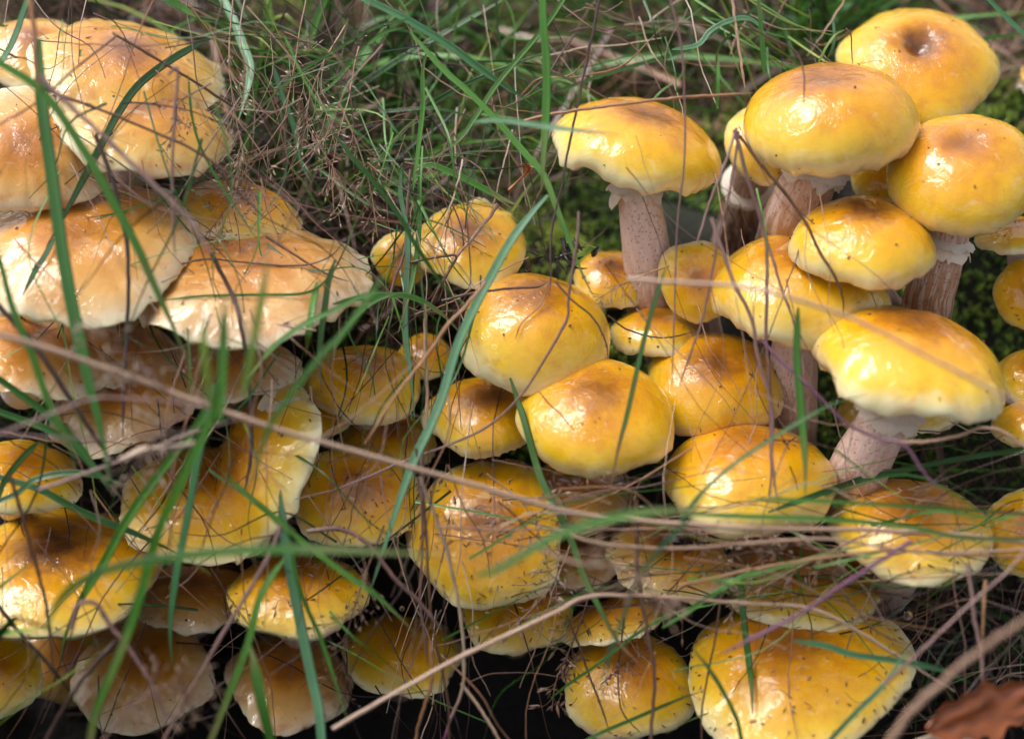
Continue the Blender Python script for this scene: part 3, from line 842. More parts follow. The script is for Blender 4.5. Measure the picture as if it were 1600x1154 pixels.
mb = MB()
def tuft_region(n, x0, x1, y0, y1, hh=(.03, .10), wd=(.0004, .0013), lean=(0, .5), tint=(0, 1)):
    for _ in range(n):
        p = rooted(rng.uniform(x0, x1), rng.uniform(y0, y1), -.002)
        h = rng.uniform(*hh); a = rng.gauss(*lean); b_ = rng.gauss(-.15, .35)
        dv = Vector((math.sin(a), math.sin(b_), 1)).normalized()
        dr = Vector((math.sin(a) * 1.6 + rng.gauss(0, .3), math.sin(b_) + rng.gauss(0, .3), rng.uniform(-.7, .9)))
        C = spline([p, p + dv * h * .45, p + dv * h * .8 + dr * h * .25, p + dv * h * .85 + dr * h * .75], 11)
        blade(mb, C, rng.uniform(*wd) * np.array([.5, .8, .95, 1, 1, 1, .95, .8, .6, .35, .08]), (rng.gauss(0, .6), -.7, .6), rng.uniform(*tint), twist=rng.gauss(0, .8))
tuft_region(130, 340, 660, 120, 380)
tuft_region(70, 560, 900, 40, 330, hh=(.03, .09))
tuft_region(150, 1150, 1350, 60, 160, hh=(.02, .075), lean=(.05, .3))
tuft_region(110, 880, 1180, -20, 150, hh=(.03, .09), lean=(.3, .6))
tuft_region(60, 340, 900, -120, 60, hh=(.05, .12))
tuft_region(40, 560, 700, 330, 520, hh=(.02, .06))
tuft_region(16, 1540, 1620, 20, 160, hh=(.01, .04), wd=(.0003, .0006))
tuft_region(40, -20, 200, -60, 40, hh=(.03, .07))
tuft_region(26, 1380, 1620, 940, 1180, hh=(.03, .07))
tuft_region(60, 0, 180, 620, 800, hh=(.05, .09), tint=(0, .35))
def shade_tussock(n, x0, x1, y0, y1, hh, lean=-.1):  # grass clumps added out of view to block light
    for _ in range(n):
        x, y = rng.uniform(x0, x1), rng.uniform(y0, y1); z = gz(x, y) - .003
        h = rng.uniform(*hh); p = Vector((x, y, z))
        dr = Vector((rng.gauss(lean, .25), rng.gauss(-.1, .3), 0))
        C = spline([p, p + Vector((0, 0, h * .5)) + dr * h * .15, p + Vector((0, 0, h * .85)) + dr * h * .4, p + Vector((0, 0, h * .9)) + dr * h * .85], 9)
        blade(mb, C, rng.uniform(.0025, .005) * np.array([.6, .9, 1, 1, 1, .9, .7, .4, .08]), (rng.gauss(0, 1), rng.gauss(0, 1), .3), rng.random(), twist=rng.gauss(0, 1))
shade_tussock(2300, -.36, -.205, -.27, -.10, (.14, .32), -.22)  # unseen, left of the frame: added to darken the lower left caps
shade_tussock(700, -.30, -.04, -.36, -.25, (.06, .12), 0)  # unseen low row below the frame: added to blacken the hollow
o = mb.build('green_grass', M['greens']); tag(o, 'fine green grass growing through the moss behind the mushrooms, plus unseen tussocks added for shade', 'grass', kind='stuff')


# ------------------------------------------------------------------ single blades and stalks
from mathutils.bvhtree import BVHTree
_v, _f, _k = [], [], 0
for c in CAPS.values():
    a_, b_ = c['V'].shape[:2]
    _v.append(c['V'].reshape(-1, 3)); _f.append(grid_faces(a_, b_, True) + _k); _k += a_ * b_
TREE = BVHTree.FromPolygons(np.concatenate(_v).tolist(), np.concatenate(_f).tolist())


def rest_on_caps(C, gap):
    """where a curve would run through a cap, lift it so that it lies on the skin"""
    cam_ = np.array(CAM); k = np.ones(len(C))
    for i, p in enumerate(C):
        d_ = Vector(p) - CAM; L_ = d_.length
        h_ = TREE.ray_cast(CAM, d_ / L_, L_ + gap)
        if h_[0] is not None: k[i] = (h_[3] - gap) / L_
    r_ = 3
    kk = np.array([k[max(0, i - r_):i + r_ + 1].min() for i in range(len(k))])
    kk = np.convolve(np.pad(kk, r_, mode='edge'), np.ones(2 * r_ + 1) / (2 * r_ + 1), 'valid')
    kk = np.minimum(kk, k)
    return cam_ + (C - cam_) * kk[:, None]


def stroke(kind, wpx, t, label, pts, taper=None, group=None):
    t0, t1 = t if isinstance(t, tuple) else (t, t)
    n = len(pts)
    P = [at(x, y, t0 + (t1 - t0) * i / (n - 1)) for i, (x, y) in enumerate(pts)]
    sagw = rng.gauss(0, .002)
    P = [p + (-FWD) * (sagw * math.sin(math.pi * i / (n - 1))) for i, p in enumerate(P)]
    C = spline(P, max(24, 9 * n))
    if t0 + t1 > 1: C = rest_on_caps(C, wpx * .00014 + .0006)
    m_ = len(C); s = np.linspace(0, 1, m_)
    R = wpx / 2 / FPX * (DIST - (t0 + t1) / 200)
    org = P[0]
    inside = lambda p: 6 < p[0] < 1594 and 6 < p[1] < 1148
    green = kind in ('g', 'b', 'dg', 'y', 'gr')
    mb = MB()
    if green:
        prof = .85 + .15 * np.sin(s * math.pi)
        if inside(pts[-1]): prof = prof * np.clip((1 - s) * 3.2 + .04, 0, 1) ** .8
        if inside(pts[0]): prof = prof * np.clip(s * 6 + .35, 0, 1)
        nrm = np.array(-FWD) + np.array([rng.gauss(0, .3), rng.gauss(0, .2), rng.gauss(0, .2)])
        blade(mb, C, R * prof * 1.12, nrm, 0, fold=rng.uniform(.1, .35), twist=rng.gauss(0, .35))
        nm = 'grass_leaf'
    else:
        prof = np.interp(s, [0, 1], [1.08, .8])
        for q in (rng.uniform(.15, .4), rng.uniform(.55, .9)):
            prof = prof + .35 * np.exp(-((s - q) / .008) ** 2)
        prof = prof * (1 + .10 * np.array([mnoise.noise(Vector((x * 14, wpx, t0))) for x in s]))
        if inside(pts[-1]): prof = prof * np.clip((1 - s) * 5 + .35, 0, 1)
        C = C + np.array([list(mnoise.noise_vector(Vector((x * 9 * (1 + len(pts) * .2), wpx + pts[0][0] * .1, t0)))) for x in s]) * R * .4
        tube(mb, C, R * prof * .88, 7, np.array(-FWD) + np.array([rng.gauss(0, .5), 0, 0]), 0, rng.uniform(.55, 1))
        nm = 'dry_stalk'
    o = mb.build(nm, M[kind], None, org)
    tag(o, label, 'grass blade' if green else 'stalk', group or ('green blades crossing the mushrooms' if green else 'dry stalks crossing the mushrooms'))
    return o


S = stroke
S('dg', 19, (7, 9), 'broad dark green blade hanging down over the caps along the frame edge', [(62, 60), (66, 155), (82, 270), (98, 385), (115, 480), (137, 583), (160, 680), (172, 760)])
S('g', 12, (9, 8), 'out of focus green blade curving down over the folded orange cap', [(-10, 92), (68, 145), (135, 240), (175, 310), (216, 387), (238, 437), (270, 508), (297, 575)])
S('b', 12, (1, 5), 'pale green blade slanting across both uppermost orange caps', [(328, 60), (270, 91), (216, 132), (182, 179), (162, 216), (125, 287), (95, 345), (72, 385)])
S('n', 5, (2.5, 8), 'bent straw with a sharp elbow over the uppermost orange cap', [(366, 168), (275, 110), (183, 57), (178, 60), (120, 105), (60, 158), (-10, 200)])
S('m', 6, 7, 'grey mauve stalk hanging straight down from a bent tip', [(262, 118), (278, 108), (273, 180), (270, 260), (270, 330), (274, 400)])
S('n', 6, 6, 'long brown stem slanting under the green blade at the folded cap', [(-10, 92), (70, 138), (160, 172), (240, 205), (310, 238), (365, 275), (420, 300)])
S('m', 10, 10, 'blurred mauve stalk slanting over the pale and pitted caps', [(60, 120), (120, 175), (180, 232), (240, 290), (300, 350), (330, 402)])
S('k', 8, 6, 'dark purple brown stalk standing upright over the pitted orange cap', [(148, 210), (163, 245), (178, 290), (190, 340), (200, 400), (199, 500), (193, 600), (191, 685)])
S('g', 4, 4, 'thin green stem running down beside the folded orange cap', [(294, 118), (300, 180), (312, 225), (330, 262), (352, 300), (385, 350), (410, 388)])
S('b', 13, (-3, 0), 'mottled pale leaf blade arching down beside the uppermost orange cap', [(345, -8), (365, 30), (380, 70), (392, 105), (388, 140), (372, 190)])
S('b', 12, (-2, -1), 'mottled green blade bending down at the seed heads', [(425, 100), (440, 150), (458, 200), (468, 250), (485, 285)])
S('g', 12, -3, 'short bright green blade curling down from the frame top', [(512, -8), (496, 30), (488, 60), (486, 82)])
S('g', 5, (1, 2), 'arched thin blade strung with dew drops at the frame top', [(640, 30), (600, 38), (560, 57), (500, 92), (460, 118), (420, 155), (395, 185)])
S('g', 6, -1, 'thin arched blade below the dewy one', [(636, 42), (600, 52), (570, 76), (545, 105), (515, 137), (480, 160)])
S('b', 11, (-1, 0), 'long blue green blade falling from the frame top over the moss', [(555, -8), (600, 12), (640, 32), (699, 68), (740, 98), (787, 132), (836, 165)])
S('g', 9, (2, 4), 'long green blade slanting over the moss to the domed cap', [(641, 50), (692, 108), (733, 145), (780, 193), (820, 240), (850, 275), (868, 320), (891, 380), (908, 424), (929, 466)])
S('g', 14, (5, 4), 'wide green blade hanging from the frame top left of the tall mushroom', [(848, -10), (850, 40), (854, 90), (855, 140), (853, 200), (848, 270), (846, 300)])
S('g', 8, (0, 1), 'green blade leaning over from the wide hanging one down to the moss', [(885, -8), (860, 30), (834, 62), (777, 130), (743, 182), (719, 216), (690, 238), (662, 255)])
S('g', 9, 2, 'green blade sprouting sideways from the knot of leaves in the moss', [(650, 262), (675, 258), (699, 267), (722, 277), (749, 291), (780, 308), (815, 324)])
S('g', 7, 2, 'upright narrow blade standing over the knot of leaves', [(645, 300), (650, 262), (655, 215), (660, 165), (660, 110), (666, 82), (674, 64)])
S('b', 9, (1, 3), 'upright blue green blade in front of the orange disced mushroom', [(628, 255), (626, 300), (634, 345), (638, 380), (636, 448), (634, 515), (642, 590), (648, 655)])
S('g', 7, (1.5, 3), 'upright green blade with brown patches beside the blue green one', [(655, 262), (656, 330), (650, 400), (640, 455), (622, 520)])
S('m', 6, 1.5, 'dull mauve stalk between the two upright blades', [(642, 265), (636, 330), (633, 390), (616, 440), (600, 500)])
S('b', 14, (5, 6), 'wide pale blue green blade sweeping down left of the domed cap', [(856, 305), (832, 332), (800, 374), (766, 434), (733, 498), (712, 549), (692, 617), (672, 667), (650, 712), (631, 762), (610, 825), (581, 915)])
S('dg', 8, 5, 'dark green blade running down past the orange disced mushroom', [(520, 205), (550, 245), (581, 280), (625, 338), (648, 380), (682, 431), (719, 480)])
S('b', 7, (6, 9), 'teal blade lying level across the tall mushroom cap', [(740, 190), (783, 189), (834, 196), (885, 203), (969, 211)])
S('o', 6, (3, 4.5), 'orange straw resting across the top of the tall mushroom', [(820, 188), (850, 182), (895, 175), (969, 165), (1067, 154), (1120, 150), (1178, 145)])
S('k', 5, 4, 'nearly black stalk slanting down past the tall mushroom', [(938, -8), (928, 45), (919, 84), (905, 152), (891, 220), (878, 287), (864, 350), (861, 388), (861, 430), (858, 462)])
S('m', 5, 4.5, 'pinkish brown stalk crossing the domed cap and the big middle one', [(905, 330), (901, 380), (888, 464), (886, 497), (854, 556), (814, 617), (760, 667), (692, 698), (631, 721), (530, 762), (460, 780)])
S('b', 6, -2, 'long dewy blade leaning behind the tall mushroom toward the plump one', [(850, 150), (918, 125), (969, 108), (1067, 79), (1110, 52), (1160, 28), (1200, -8)])
S('m', 4, 4.5, 'thin purple stem hanging right of the tall mushroom', [(1046, -8), (1058, 40), (1067, 101), (1070, 236), (1060, 330), (1056, 400), (1054, 481), (1050, 600)])
S('m', 5, 5, 'mauve stalk splaying left from the knot beside the plump mushroom', [(1150, 200), (1141, 230), (1125, 275), (1107, 321), (1087, 388)])
S('m', 5, 5, 'long thin stalk falling from the knot across the speckled cap', [(1154, 205), (1142, 290), (1121, 380), (1100, 488), (1080, 549), (1062, 602)])
S('m', 7, 5, 'thick mauve stalk falling from the knot over the wide cap and on down', [(1148, 203), (1158, 240), (1168, 280), (1190, 345), (1198, 385), (1198, 464), (1197, 530), (1202, 600), (1205, 720), (1202, 780)])
S('n', 6, (5, 4), 'reddish brown stalk curving round the smooth and wide caps', [(1156, 212), (1190, 258), (1229, 304), (1259, 348), (1280, 392), (1303, 430), (1316, 462), (1318, 494)])
S('m', 5, 4.5, 'curved mauve stalk crossing the cap on the long pink stem', [(1192, 360), (1205, 400), (1222, 458), (1240, 505), (1248, 560)])
S('m', 7, 5.5, 'greenish mauve stalk bending down over the speckled cap edge', [(1112, 340), (1128, 390), (1148, 444), (1175, 498), (1185, 556), (1207, 640), (1207, 718), (1216, 790)])
S('s', 8, (10, 14), 'pale blurred straw slanting across the wide and leaning caps', [(980, 436), (1060, 441), (1151, 447), (1222, 462), (1330, 498), (1400, 532), (1465, 566), (1540, 604), (1610, 642)])
S('g', 11, 7, 'green blade hanging down before the long pink stem', [(1247, 480), (1246, 520), (1247, 566), (1254, 650), (1259, 718), (1258, 775)])
S('dg', 6, 8, 'curved olive blade arching over the cap with the faint brown centre', [(1060, 815), (1097, 768), (1155, 718), (1229, 670), (1296, 633), (1356, 615)])
S('p', 6, (6, 9), 'purple and green stalk slanting below the leaning mushroom', [(1188, 530), (1225, 568), (1263, 603), (1317, 657), (1371, 684), (1411, 694), (1445, 741), (1478, 775)])
S('dg', 9, 3, 'dark green blade lying level under the leaning mushroom', [(1200, 800), (1296, 766), (1350, 748), (1398, 738), (1482, 720), (1567, 706), (1610, 700)])
S('s', 7, 7, 'straw crossing level right of the leaning mushroom stem', [(1400, 690), (1450, 690), (1499, 682), (1540, 668), (1575, 678), (1610, 705)])
S('s', 6, (4, 5), 'upright pale stick before the purple disced mushroom', [(664, 475), (665, 549), (668, 633), (660, 700), (655, 770)])
S('sp', 7, (6, 5), 'straw turning magenta low down, falling past the floret littered cap', [(655, 745), (668, 775), (685, 821), (700, 870), (712, 925), (722, 985), (724, 1068), (705, 1120), (692, 1160)])
S('o', 6, (6, 6.5), 'orange tan straw slanting up to the wide blue green blade', [(760, 440), (730, 475), (699, 508), (665, 556), (614, 623), (570, 694)])
S('gr', 7, 6, 'thin blade half green half red over the big middle cap', [(1040, 420), (1030, 448), (1014, 500), (1003, 542), (990, 600), (979, 650), (965, 705), (952, 775)])
S('gr', 11, (3, 7), 'broad green blade turning rusty, slanting down from the big middle cap', [(797, 590), (817, 650), (834, 711), (851, 760), (888, 832), (912, 899), (935, 946), (965, 1000), (1012, 1050)])
S('s', 10, (12, 7), 'long thick pinkish straw lying across the whole cluster', [(-10, 520), (60, 540), (128, 562), (236, 600), (338, 640), (439, 672), (530, 697), (631, 727), (766, 764), (868, 794), (935, 806), (1070, 818), (1180, 825), (1296, 827), (1465, 832), (1610, 848)])
S('s', 8, (8, 6), 'long bent straw rising from the frame bottom to cross the largest cap', [(520, 1138), (631, 1075), (700, 1036), (766, 1004), (868, 957), (920, 932), (1037, 933), (1161, 943), (1263, 950), (1330, 980), (1398, 1021), (1492, 1080)])
S('p', 9, 9, 'thick purple stalk slanting over the largest cap', [(1425, 845), (1357, 886), (1296, 926), (1249, 957), (1178, 994), (1130, 1020)])
S('b', 9, 7, 'blue green blade trailing right over the largest cap into the dark', [(1240, 1000), (1290, 1008), (1330, 1021), (1398, 1031), (1465, 1044), (1520, 1068)])
S('s', 15, (15, 17), 'thick blurred yellowish straw crossing the dark corner', [(1385, 1165), (1420, 1120), (1465, 1078), (1533, 1018), (1610, 962)])
S('g', 6, 8, 'level green blade over the orange crossed mushroom, upper one', [(1168, 778), (1230, 780), (1296, 782), (1432, 790), (1520, 796), (1610, 803)])
S('g', 7, 8, 'level green blade over the orange crossed mushroom, lower one', [(1060, 802), (1171, 806), (1296, 810), (1420, 822), (1500, 838), (1610, 842)])
S('s', 6, 8, 'thin straw running level over the tan debris strewn cap', [(868, 826), (935, 848), (1060, 856), (1195, 846), (1296, 842), (1440, 862), (1610, 858)])
S('o', 6, 7, 'orange straw arching low over the orange crossed mushroom', [(1060, 915), (1128, 900), (1171, 890), (1296, 870), (1398, 860), (1490, 866), (1610, 870)])
S('g', 7, 6, 'green blade rising over the tan debris strewn cap to the straws', [(1035, 980), (1060, 965), (1128, 920), (1171, 896), (1240, 880), (1310, 860), (1360, 850)])
S('g', 10, 4, 'upright green blade standing in front of the largest cap', [(1154, 880), (1158, 920), (1162, 960), (1171, 1034), (1175, 1075), (1176, 1115)])
S('b', 8, 8, 'grey green blade slanting up from the frame bottom right of the largest cap', [(1290, 1162), (1337, 1109), (1381, 1065), (1420, 1010)])
S('m', 7, 8, 'upright mauve stalk in the dark corner', [(1512, 880), (1519, 930), (1523, 967), (1533, 1015), (1536, 1070)])
S('o', 7, 7, 'upright orange stalk beside the mauve one in the dark corner', [(1540, 905), (1536, 950), (1535, 1004)])
S('y', 6, 4, 'yellow green blade tip carrying a drop in the dark corner', [(1500, 895), (1479, 909), (1449, 933), (1424, 956)])
S('g', 13, (7, 5), 'broad green blade bending down over the shaded wide cap', [(345, 590), (314, 657), (270, 715), (236, 762), (200, 815), (165, 880), (130, 935), (105, 990), (92, 1038)])
S('g', 15, (13, 10), 'widest light green blade, blurred, sweeping to the frame bottom', [(345, 600), (330, 650), (298, 715), (270, 775), (248, 820), (233, 865), (220, 916), (199, 984), (178, 1040), (150, 1110), (140, 1165)])
S('b', 12, (8, 6), 'blue green blade hanging straight beside the widest light green one', [(335, 600), (325, 660), (312, 720), (303, 775), (292, 832), (277, 909), (268, 984), (270, 1045)])
S('g', 13, (13, 14), 'blurred green blade lying level from the shaded wide cap to the floret littered one', [(70, 985), (88, 945), (118, 913), (169, 889), (236, 875), (338, 862), (440, 857), (540, 859), (640, 864), (700, 866)])
S('b', 15, (6, 7), 'broad blue green blade hanging over the seed stuck cap', [(438, 770), (443, 832), (456, 916), (470, 990), (485, 1060), (497, 1110), (503, 1165)])
S('g', 7, 7, 'narrow green blade crossing the seed stuck cap beside the broad one', [(452, 830), (463, 906), (482, 960), (500, 1000), (527, 1078), (545, 1130)])
S('g', 8, 7, 'green blade running down over the cream rimmed cap to the dark gap', [(352, 740), (395, 780), (439, 815), (473, 845), (541, 896), (581, 923), (618, 957), (650, 990)])
S('m', 8, 8, 'pinkish straw slanting down left of the seed stuck cap', [(440, 820), (416, 875), (378, 940), (338, 1007), (294, 1085), (252, 1162)])
S('m', 9, 9, 'bent mauve stalk arched over the dim tan cap in the hollow', [(112, 985), (118, 950), (134, 940), (152, 948), (172, 980), (203, 1017), (236, 1068), (262, 1120)])
S('k', 9, 8, 'dark purple stalk slanting at the frame bottom under the wide cap', [(182, 1000), (150, 1035), (118, 1075), (68, 1160)])
S('n', 7, 7, 'brown stalk falling over the brown centre of the shaded wide cap', [(15, 740), (30, 790), (44, 842), (60, 900), (72, 950), (80, 1010), (82, 1055)])
S('k', 8, 6, 'blackish stalk slanting across the rim of the shaded wide cap', [(-10, 935), (34, 987), (78, 1034), (110, 1080)])
S('k', 10, 7, 'dark blurred stalk slanting over the pale edge on mushroom', [(-10, 470), (51, 532), (101, 606), (145, 674), (175, 720)])
S('y', 3, 7, 'thin yellow stem slanting up in the bottom corner', [(-10, 1138), (51, 1088), (101, 1058), (164, 1012)])
S('g', 11, 8, 'green blade leaning left below the seed stuck cap', [(446, 872), (425, 900), (405, 940), (388, 1007), (358, 1085), (328, 1160)])
S('g', 15, 9, 'broad green blade rising in the hollow below the seed stuck cap', [(425, 1165), (412, 1100), (400, 1040), (390, 1005)])
S('dg', 11, 6, 'dark green tuft blade, highest over the frame edge yellow cap', [(-10, 585), (30, 615), (68, 644), (100, 672), (125, 701), (150, 735), (172, 768)])
S('dg', 10, 5, 'dark green tuft blade, second down, over the frame edge yellow cap', [(-10, 640), (30, 655), (84, 677), (135, 718), (185, 775)])
S('dg', 9, 5, 'dark green tuft blade arching out toward the light green bundle', [(-10, 786), (28, 770), (57, 748), (111, 738), (160, 745), (200, 760)])
S('dg', 10, 4, 'lowest dark green tuft blade over the blackish brown centre', [(-10, 742), (68, 764), (135, 798), (216, 832), (282, 866)])
S('dg', 9, 5, 'dark green tuft blade dropping left at the frame edge', [(60, 690), (30, 720), (5, 755), (-12, 800)])
S('m', 5, 12, 'blurred mauve straw peaking over the dark green tuft', [(-10, 682), (60, 655), (145, 623), (200, 622), (275, 628), (340, 640)])
S('m', 4, 11, 'thin blurred mauve straw running level under the peaked one', [(-10, 677), (80, 682), (169, 684), (277, 677), (405, 647)])
S('m', 6, 9, 'mauve straw slanting up to the light green bundle', [(60, 765), (130, 740), (203, 714), (277, 684), (330, 668)])
S('k', 8, 5, 'dark upright stalk before the old torn cap', [(330, 395), (350, 435), (365, 468), (378, 525), (388, 600), (392, 667), (390, 720), (380, 775)])
S('n', 4, 3.5, 'thin brown stalk arching over the widest tan cap', [(284, 412), (324, 404), (378, 409), (439, 414), (483, 412), (515, 400), (537, 378)])
S('g', 4, 3, 'thin green stem lying level on the widest tan cap', [(250, 470), (314, 463), (400, 461), (480, 458), (517, 431), (540, 388), (560, 340)])
S('n', 4, 3.5, 'brown stalk slanting down the right part of the widest tan cap', [(415, 370), (455, 395), (505, 425), (545, 440)])
S('gr', 9, 5, 'short rusty blade with a green base hanging beside the widest tan cap', [(524, 405), (513, 440), (507, 481), (500, 535), (499, 580), (503, 616)])
S('g', 10, 4, 'short green blade stub hanging under the widest tan cap edge', [(496, 440), (491, 475), (484, 520), (478, 556)])
S('g', 8, 7, 'green blade arching down left of the disced cap with bare stem', [(600, 455), (560, 465), (520, 485), (473, 508), (430, 540), (400, 575), (372, 615)])
S('g', 8, 12, 'blurred yellow green blade running down through the old torn cap', [(600, 430), (541, 515), (500, 559), (459, 613), (422, 667), (399, 735), (385, 790)])
S('g', 13, 12, 'blurred upright green blade rising above the light green bundle', [(342, 660), (345, 600), (348, 530), (351, 460)])
S('y', 11, 14, 'faint blurred yellowish blade left of the upright green one', [(330, 640), (324, 583), (320, 530), (319, 470)])
S('y', 11, 14, 'blurred yellowish blade right of the upright green one', [(380, 620), (395, 540), (410, 460), (420, 390)])
S('g', 10, 9, 'blurred green blade down the frame edge over the pitted cap', [(-8, 380), (5, 425), (20, 481), (51, 556), (74, 623), (101, 677), (120, 730)])
S('b', 8, 4, 'short pale blade lying on the pitted orange cap', [(84, 372), (68, 400), (54, 420), (42, 445), (34, 463)])
S('o', 9, 9, 'blurred orange red stalk at the top frame corner', [(46, -10), (54, 51), (57, 101), (62, 140)])
S('b', 10, 4, 'green blade leaning in the top frame corner', [(46, -10), (34, 20), (25, 45), (10, 80), (-10, 110)])
S('g', 9, 2, 'green blade entering from the top above the uppermost orange cap', [(250, -10), (280, 8), (308, 28)])
S('g', 8, 1, 'green blade rising at the frame top behind the plump mushroom', [(1194, 118), (1190, 68), (1187, 30), (1184, -10)])
S('g', 5, 4, 'thin upright green blade left of the plump mushroom', [(1120, 172), (1121, 130), (1122, 82)])
S('b', 7, 0, 'dewy green blade in the top corner right of the holed mushroom', [(1535, -10), (1560, 14), (1580, 34), (1610, 62)])
S('s', 6, 0, 'yellow straw hanging at the frame top left of the plump mushroom', [(1143, -10), (1150, 40), (1156, 80), (1164, 138)])
S('b', 7, 0, 'arched pale green blade left of the plump mushroom top', [(1050, 78), (1090, 70), (1110, 48), (1135, 34), (1160, 28), (1180, 34), (1200, 60)])
S('n', 4, 5, 'brown curved stem touching the highlight on the plump cap', [(1170, 40), (1212, 62), (1240, 74), (1253, 92), (1258, 120), (1256, 162)])
S('n', 3, .5, 'short red brown stalk leaning on the holed mushroom', [(1322, 44), (1329, 55), (1330, 75), (1332, 100)])
S('b', 5, 0, 'curved blue green blade at the edge of the holed mushroom', [(1302, 30), (1302, 60), (1298, 80), (1288, 98)])
S('y', 4, .3, 'fine yellowish blade leaning on the holed mushroom edge', [(1278, 100), (1290, 75), (1305, 55), (1322, 46)])
S('s', 7, 1.5, 'brown straw fallen across the orange disced mushroom', [(778, 318), (765, 338), (746, 362), (735, 376), (720, 392), (700, 420)])
S('n', 5, 2.2, 'brown stalk bent sharply on the orange disced mushroom', [(640, 410), (680, 402), (712, 400), (700, 425), (680, 460), (670, 490)])
S('g', 8, 3, 'green arc above the disced cap with bare stem', [(520, 475), (560, 466), (614, 461), (650, 466), (690, 490), (720, 520)])
S('g', 7, 4, 'green blade curving left below the green arc', [(620, 458), (590, 468), (560, 490), (530, 529), (510, 580)])
S('m', 8, 6, 'mauve brown stalk bending down over the cream rimmed cap', [(480, 830), (530, 826), (574, 848), (614, 899), (655, 940), (690, 985)])
S('m', 5, 5, 'thin mauve stalk standing left of the floret littered cap', [(660, 700), (658, 764), (660, 848), (656, 933), (662, 985), (668, 1040)])
S('n', 5, 5.5, 'brown stalk standing beside the thin mauve one', [(650, 700), (662, 780), (666, 848), (674, 967), (690, 1040), (700, 1100), (702, 1160)])
S('o', 7, 5, 'short twisted orange stalk at the frame bottom', [(672, 1000), (675, 1061), (664, 1100), (655, 1128), (648, 1160)])
S('s', 7, 5, 'pale straw dropping from the magenta stalk to the frame bottom', [(720, 1066), (753, 1112), (784, 1162)])
S('n', 3, 3, 'thin reddish stem arching over the black gap', [(735, 1064), (765, 1054), (800, 1052), (840, 1053), (890, 1060)])
S('g', 5, 4, 'fine green blade slanting across the straw draped cap', [(860, 1090), (895, 1062), (935, 1034), (1003, 982), (1070, 950), (1110, 935)])
S('g', 6, 5, 'green blade rising from the frame bottom over the straw draped cap', [(905, 1162), (945, 1140), (986, 1122), (1057, 1092), (1100, 1078)])
S('n', 8, 6, 'red brown stalk dropping over the straw draped cap', [(994, 780), (996, 840), (997, 882), (1005, 940), (1012, 980), (1023, 1051), (1022, 1100), (1016, 1162)])
S('k', 3, 4, 'thin dark stem hanging left on the straw draped cap', [(976, 965), (970, 1010), (966, 1051), (970, 1105), (985, 1128), (1002, 1145)])
S('n', 4, 4, 'thin brown stem slanting over the straw draped cap', [(885, 960), (905, 1010), (920, 1052), (938, 1100), (952, 1140)])
S('b', 8, 12, 'blurred grey green blade over the flat tipped and straw draped caps', [(1100, 770), (1070, 815), (1030, 859), (996, 906), (976, 958), (950, 1030), (936, 1102)])
S('s', 4, 7, 'thin level straw over the floret littered cap', [(685, 822), (770, 828), (868, 827), (960, 828), (1070, 826), (1150, 836)])
S('g', 12, 14, 'blurred dark green blade arching over the shaded tan cap', [(740, 900), (780, 888), (868, 838), (935, 815), (1003, 801), (1070, 798), (1130, 806)])
S('n', 5, 2.5, 'fine stalk draped in a curve on the domed cap', [(690, 470), (740, 458), (800, 450), (836, 449), (856, 440)])
S('k', 3, 1.5, 'curved dark stem resting over the small pale rimmed cap', [(950, 492), (975, 512), (1010, 524), (1045, 527), (1085, 518)])
S('o', 3, 2.4, 'fine orange twig lying on the domed cap from the debris', [(858, 440), (845, 475), (815, 505), (805, 530)])
S('n', 4, 3, 'fine stalk lying down the right of the domed cap', [(868, 440), (895, 470), (925, 495), (945, 530), (950, 555)])
S('m', 6, 9, 'blurred lilac stalk slanting up in the dark corner', [(1380, 1070), (1440, 1010), (1500, 950), (1570, 890), (1610, 850)])
S('n', 5, 6, 'brown stalk slanting down over the largest cap edge', [(1300, 900), (1335, 950), (1370, 985), (1416, 1008)])
S('n', 4, 5, 'reddish stem standing left on the largest cap', [(1127, 920), (1120, 980), (1108, 1040), (1096, 1110), (1096, 1160)])
S('dg', 6, 7, 'dark curved blade rising in front of the largest cap, low down', [(1160, 1162), (1150, 1120), (1130, 1080), (1105, 1040), (1080, 1010)])


# the uncountable fine tangle in front of and between the caps
fine_s, fine_g = MB(), MB()


def strands(n, x0, x1, y0, y1, t0, t1, ang, ln=(120, 420), wd=(1.2, 3.4), green=.25, tint=(0, 1), bend=.12):
    for _ in range(n):
        cx, cy = rng.uniform(x0, x1), rng.uniform(y0, y1)
        a = math.radians(rng.gauss(*ang)); l = rng.uniform(*ln) / 2; ta = rng.uniform(t0, t1)
        ux, uy = math.cos(a), math.sin(a); b1, b2 = rng.gauss(0, bend) * l, rng.gauss(0, bend) * l
        tz = rng.gauss(0, 1.2)
        pts = [at(cx - ux * l + uy * b1 * -.5, cy - uy * l, max(ta - tz - 1.5, -2.5)), at(cx - ux * l * .3 - uy * b1, cy - uy * l * .3 + ux * b1, ta),
               at(cx + ux * l * .4 - uy * b2, cy + uy * l * .4 + ux * b2, ta + tz * .3), at(cx + ux * l, cy + uy * l, ta + tz)]
        C = spline(pts, 14); w_ = rng.uniform(*wd) / 2 * (DIST - ta / 100) / FPX
        if rng.random() < green:
            blade(fine_g, C, w_ * 1.5 * np.linspace(1, .15, 14) ** .7, np.array(-FWD) + np.array([rng.gauss(0, .4), rng.gauss(0, .3), 0]), rng.uniform(*tint), twist=rng.gauss(0, 1))
        else:
            C = C + np.array([list(mnoise.noise_vector(Vector((q * .8, cx, cy)))) for q in range(14)]) * .0006
            tube(fine_s, C, w_ * np.linspace(1, .45, 14), 5, tint=rng.uniform(*tint))


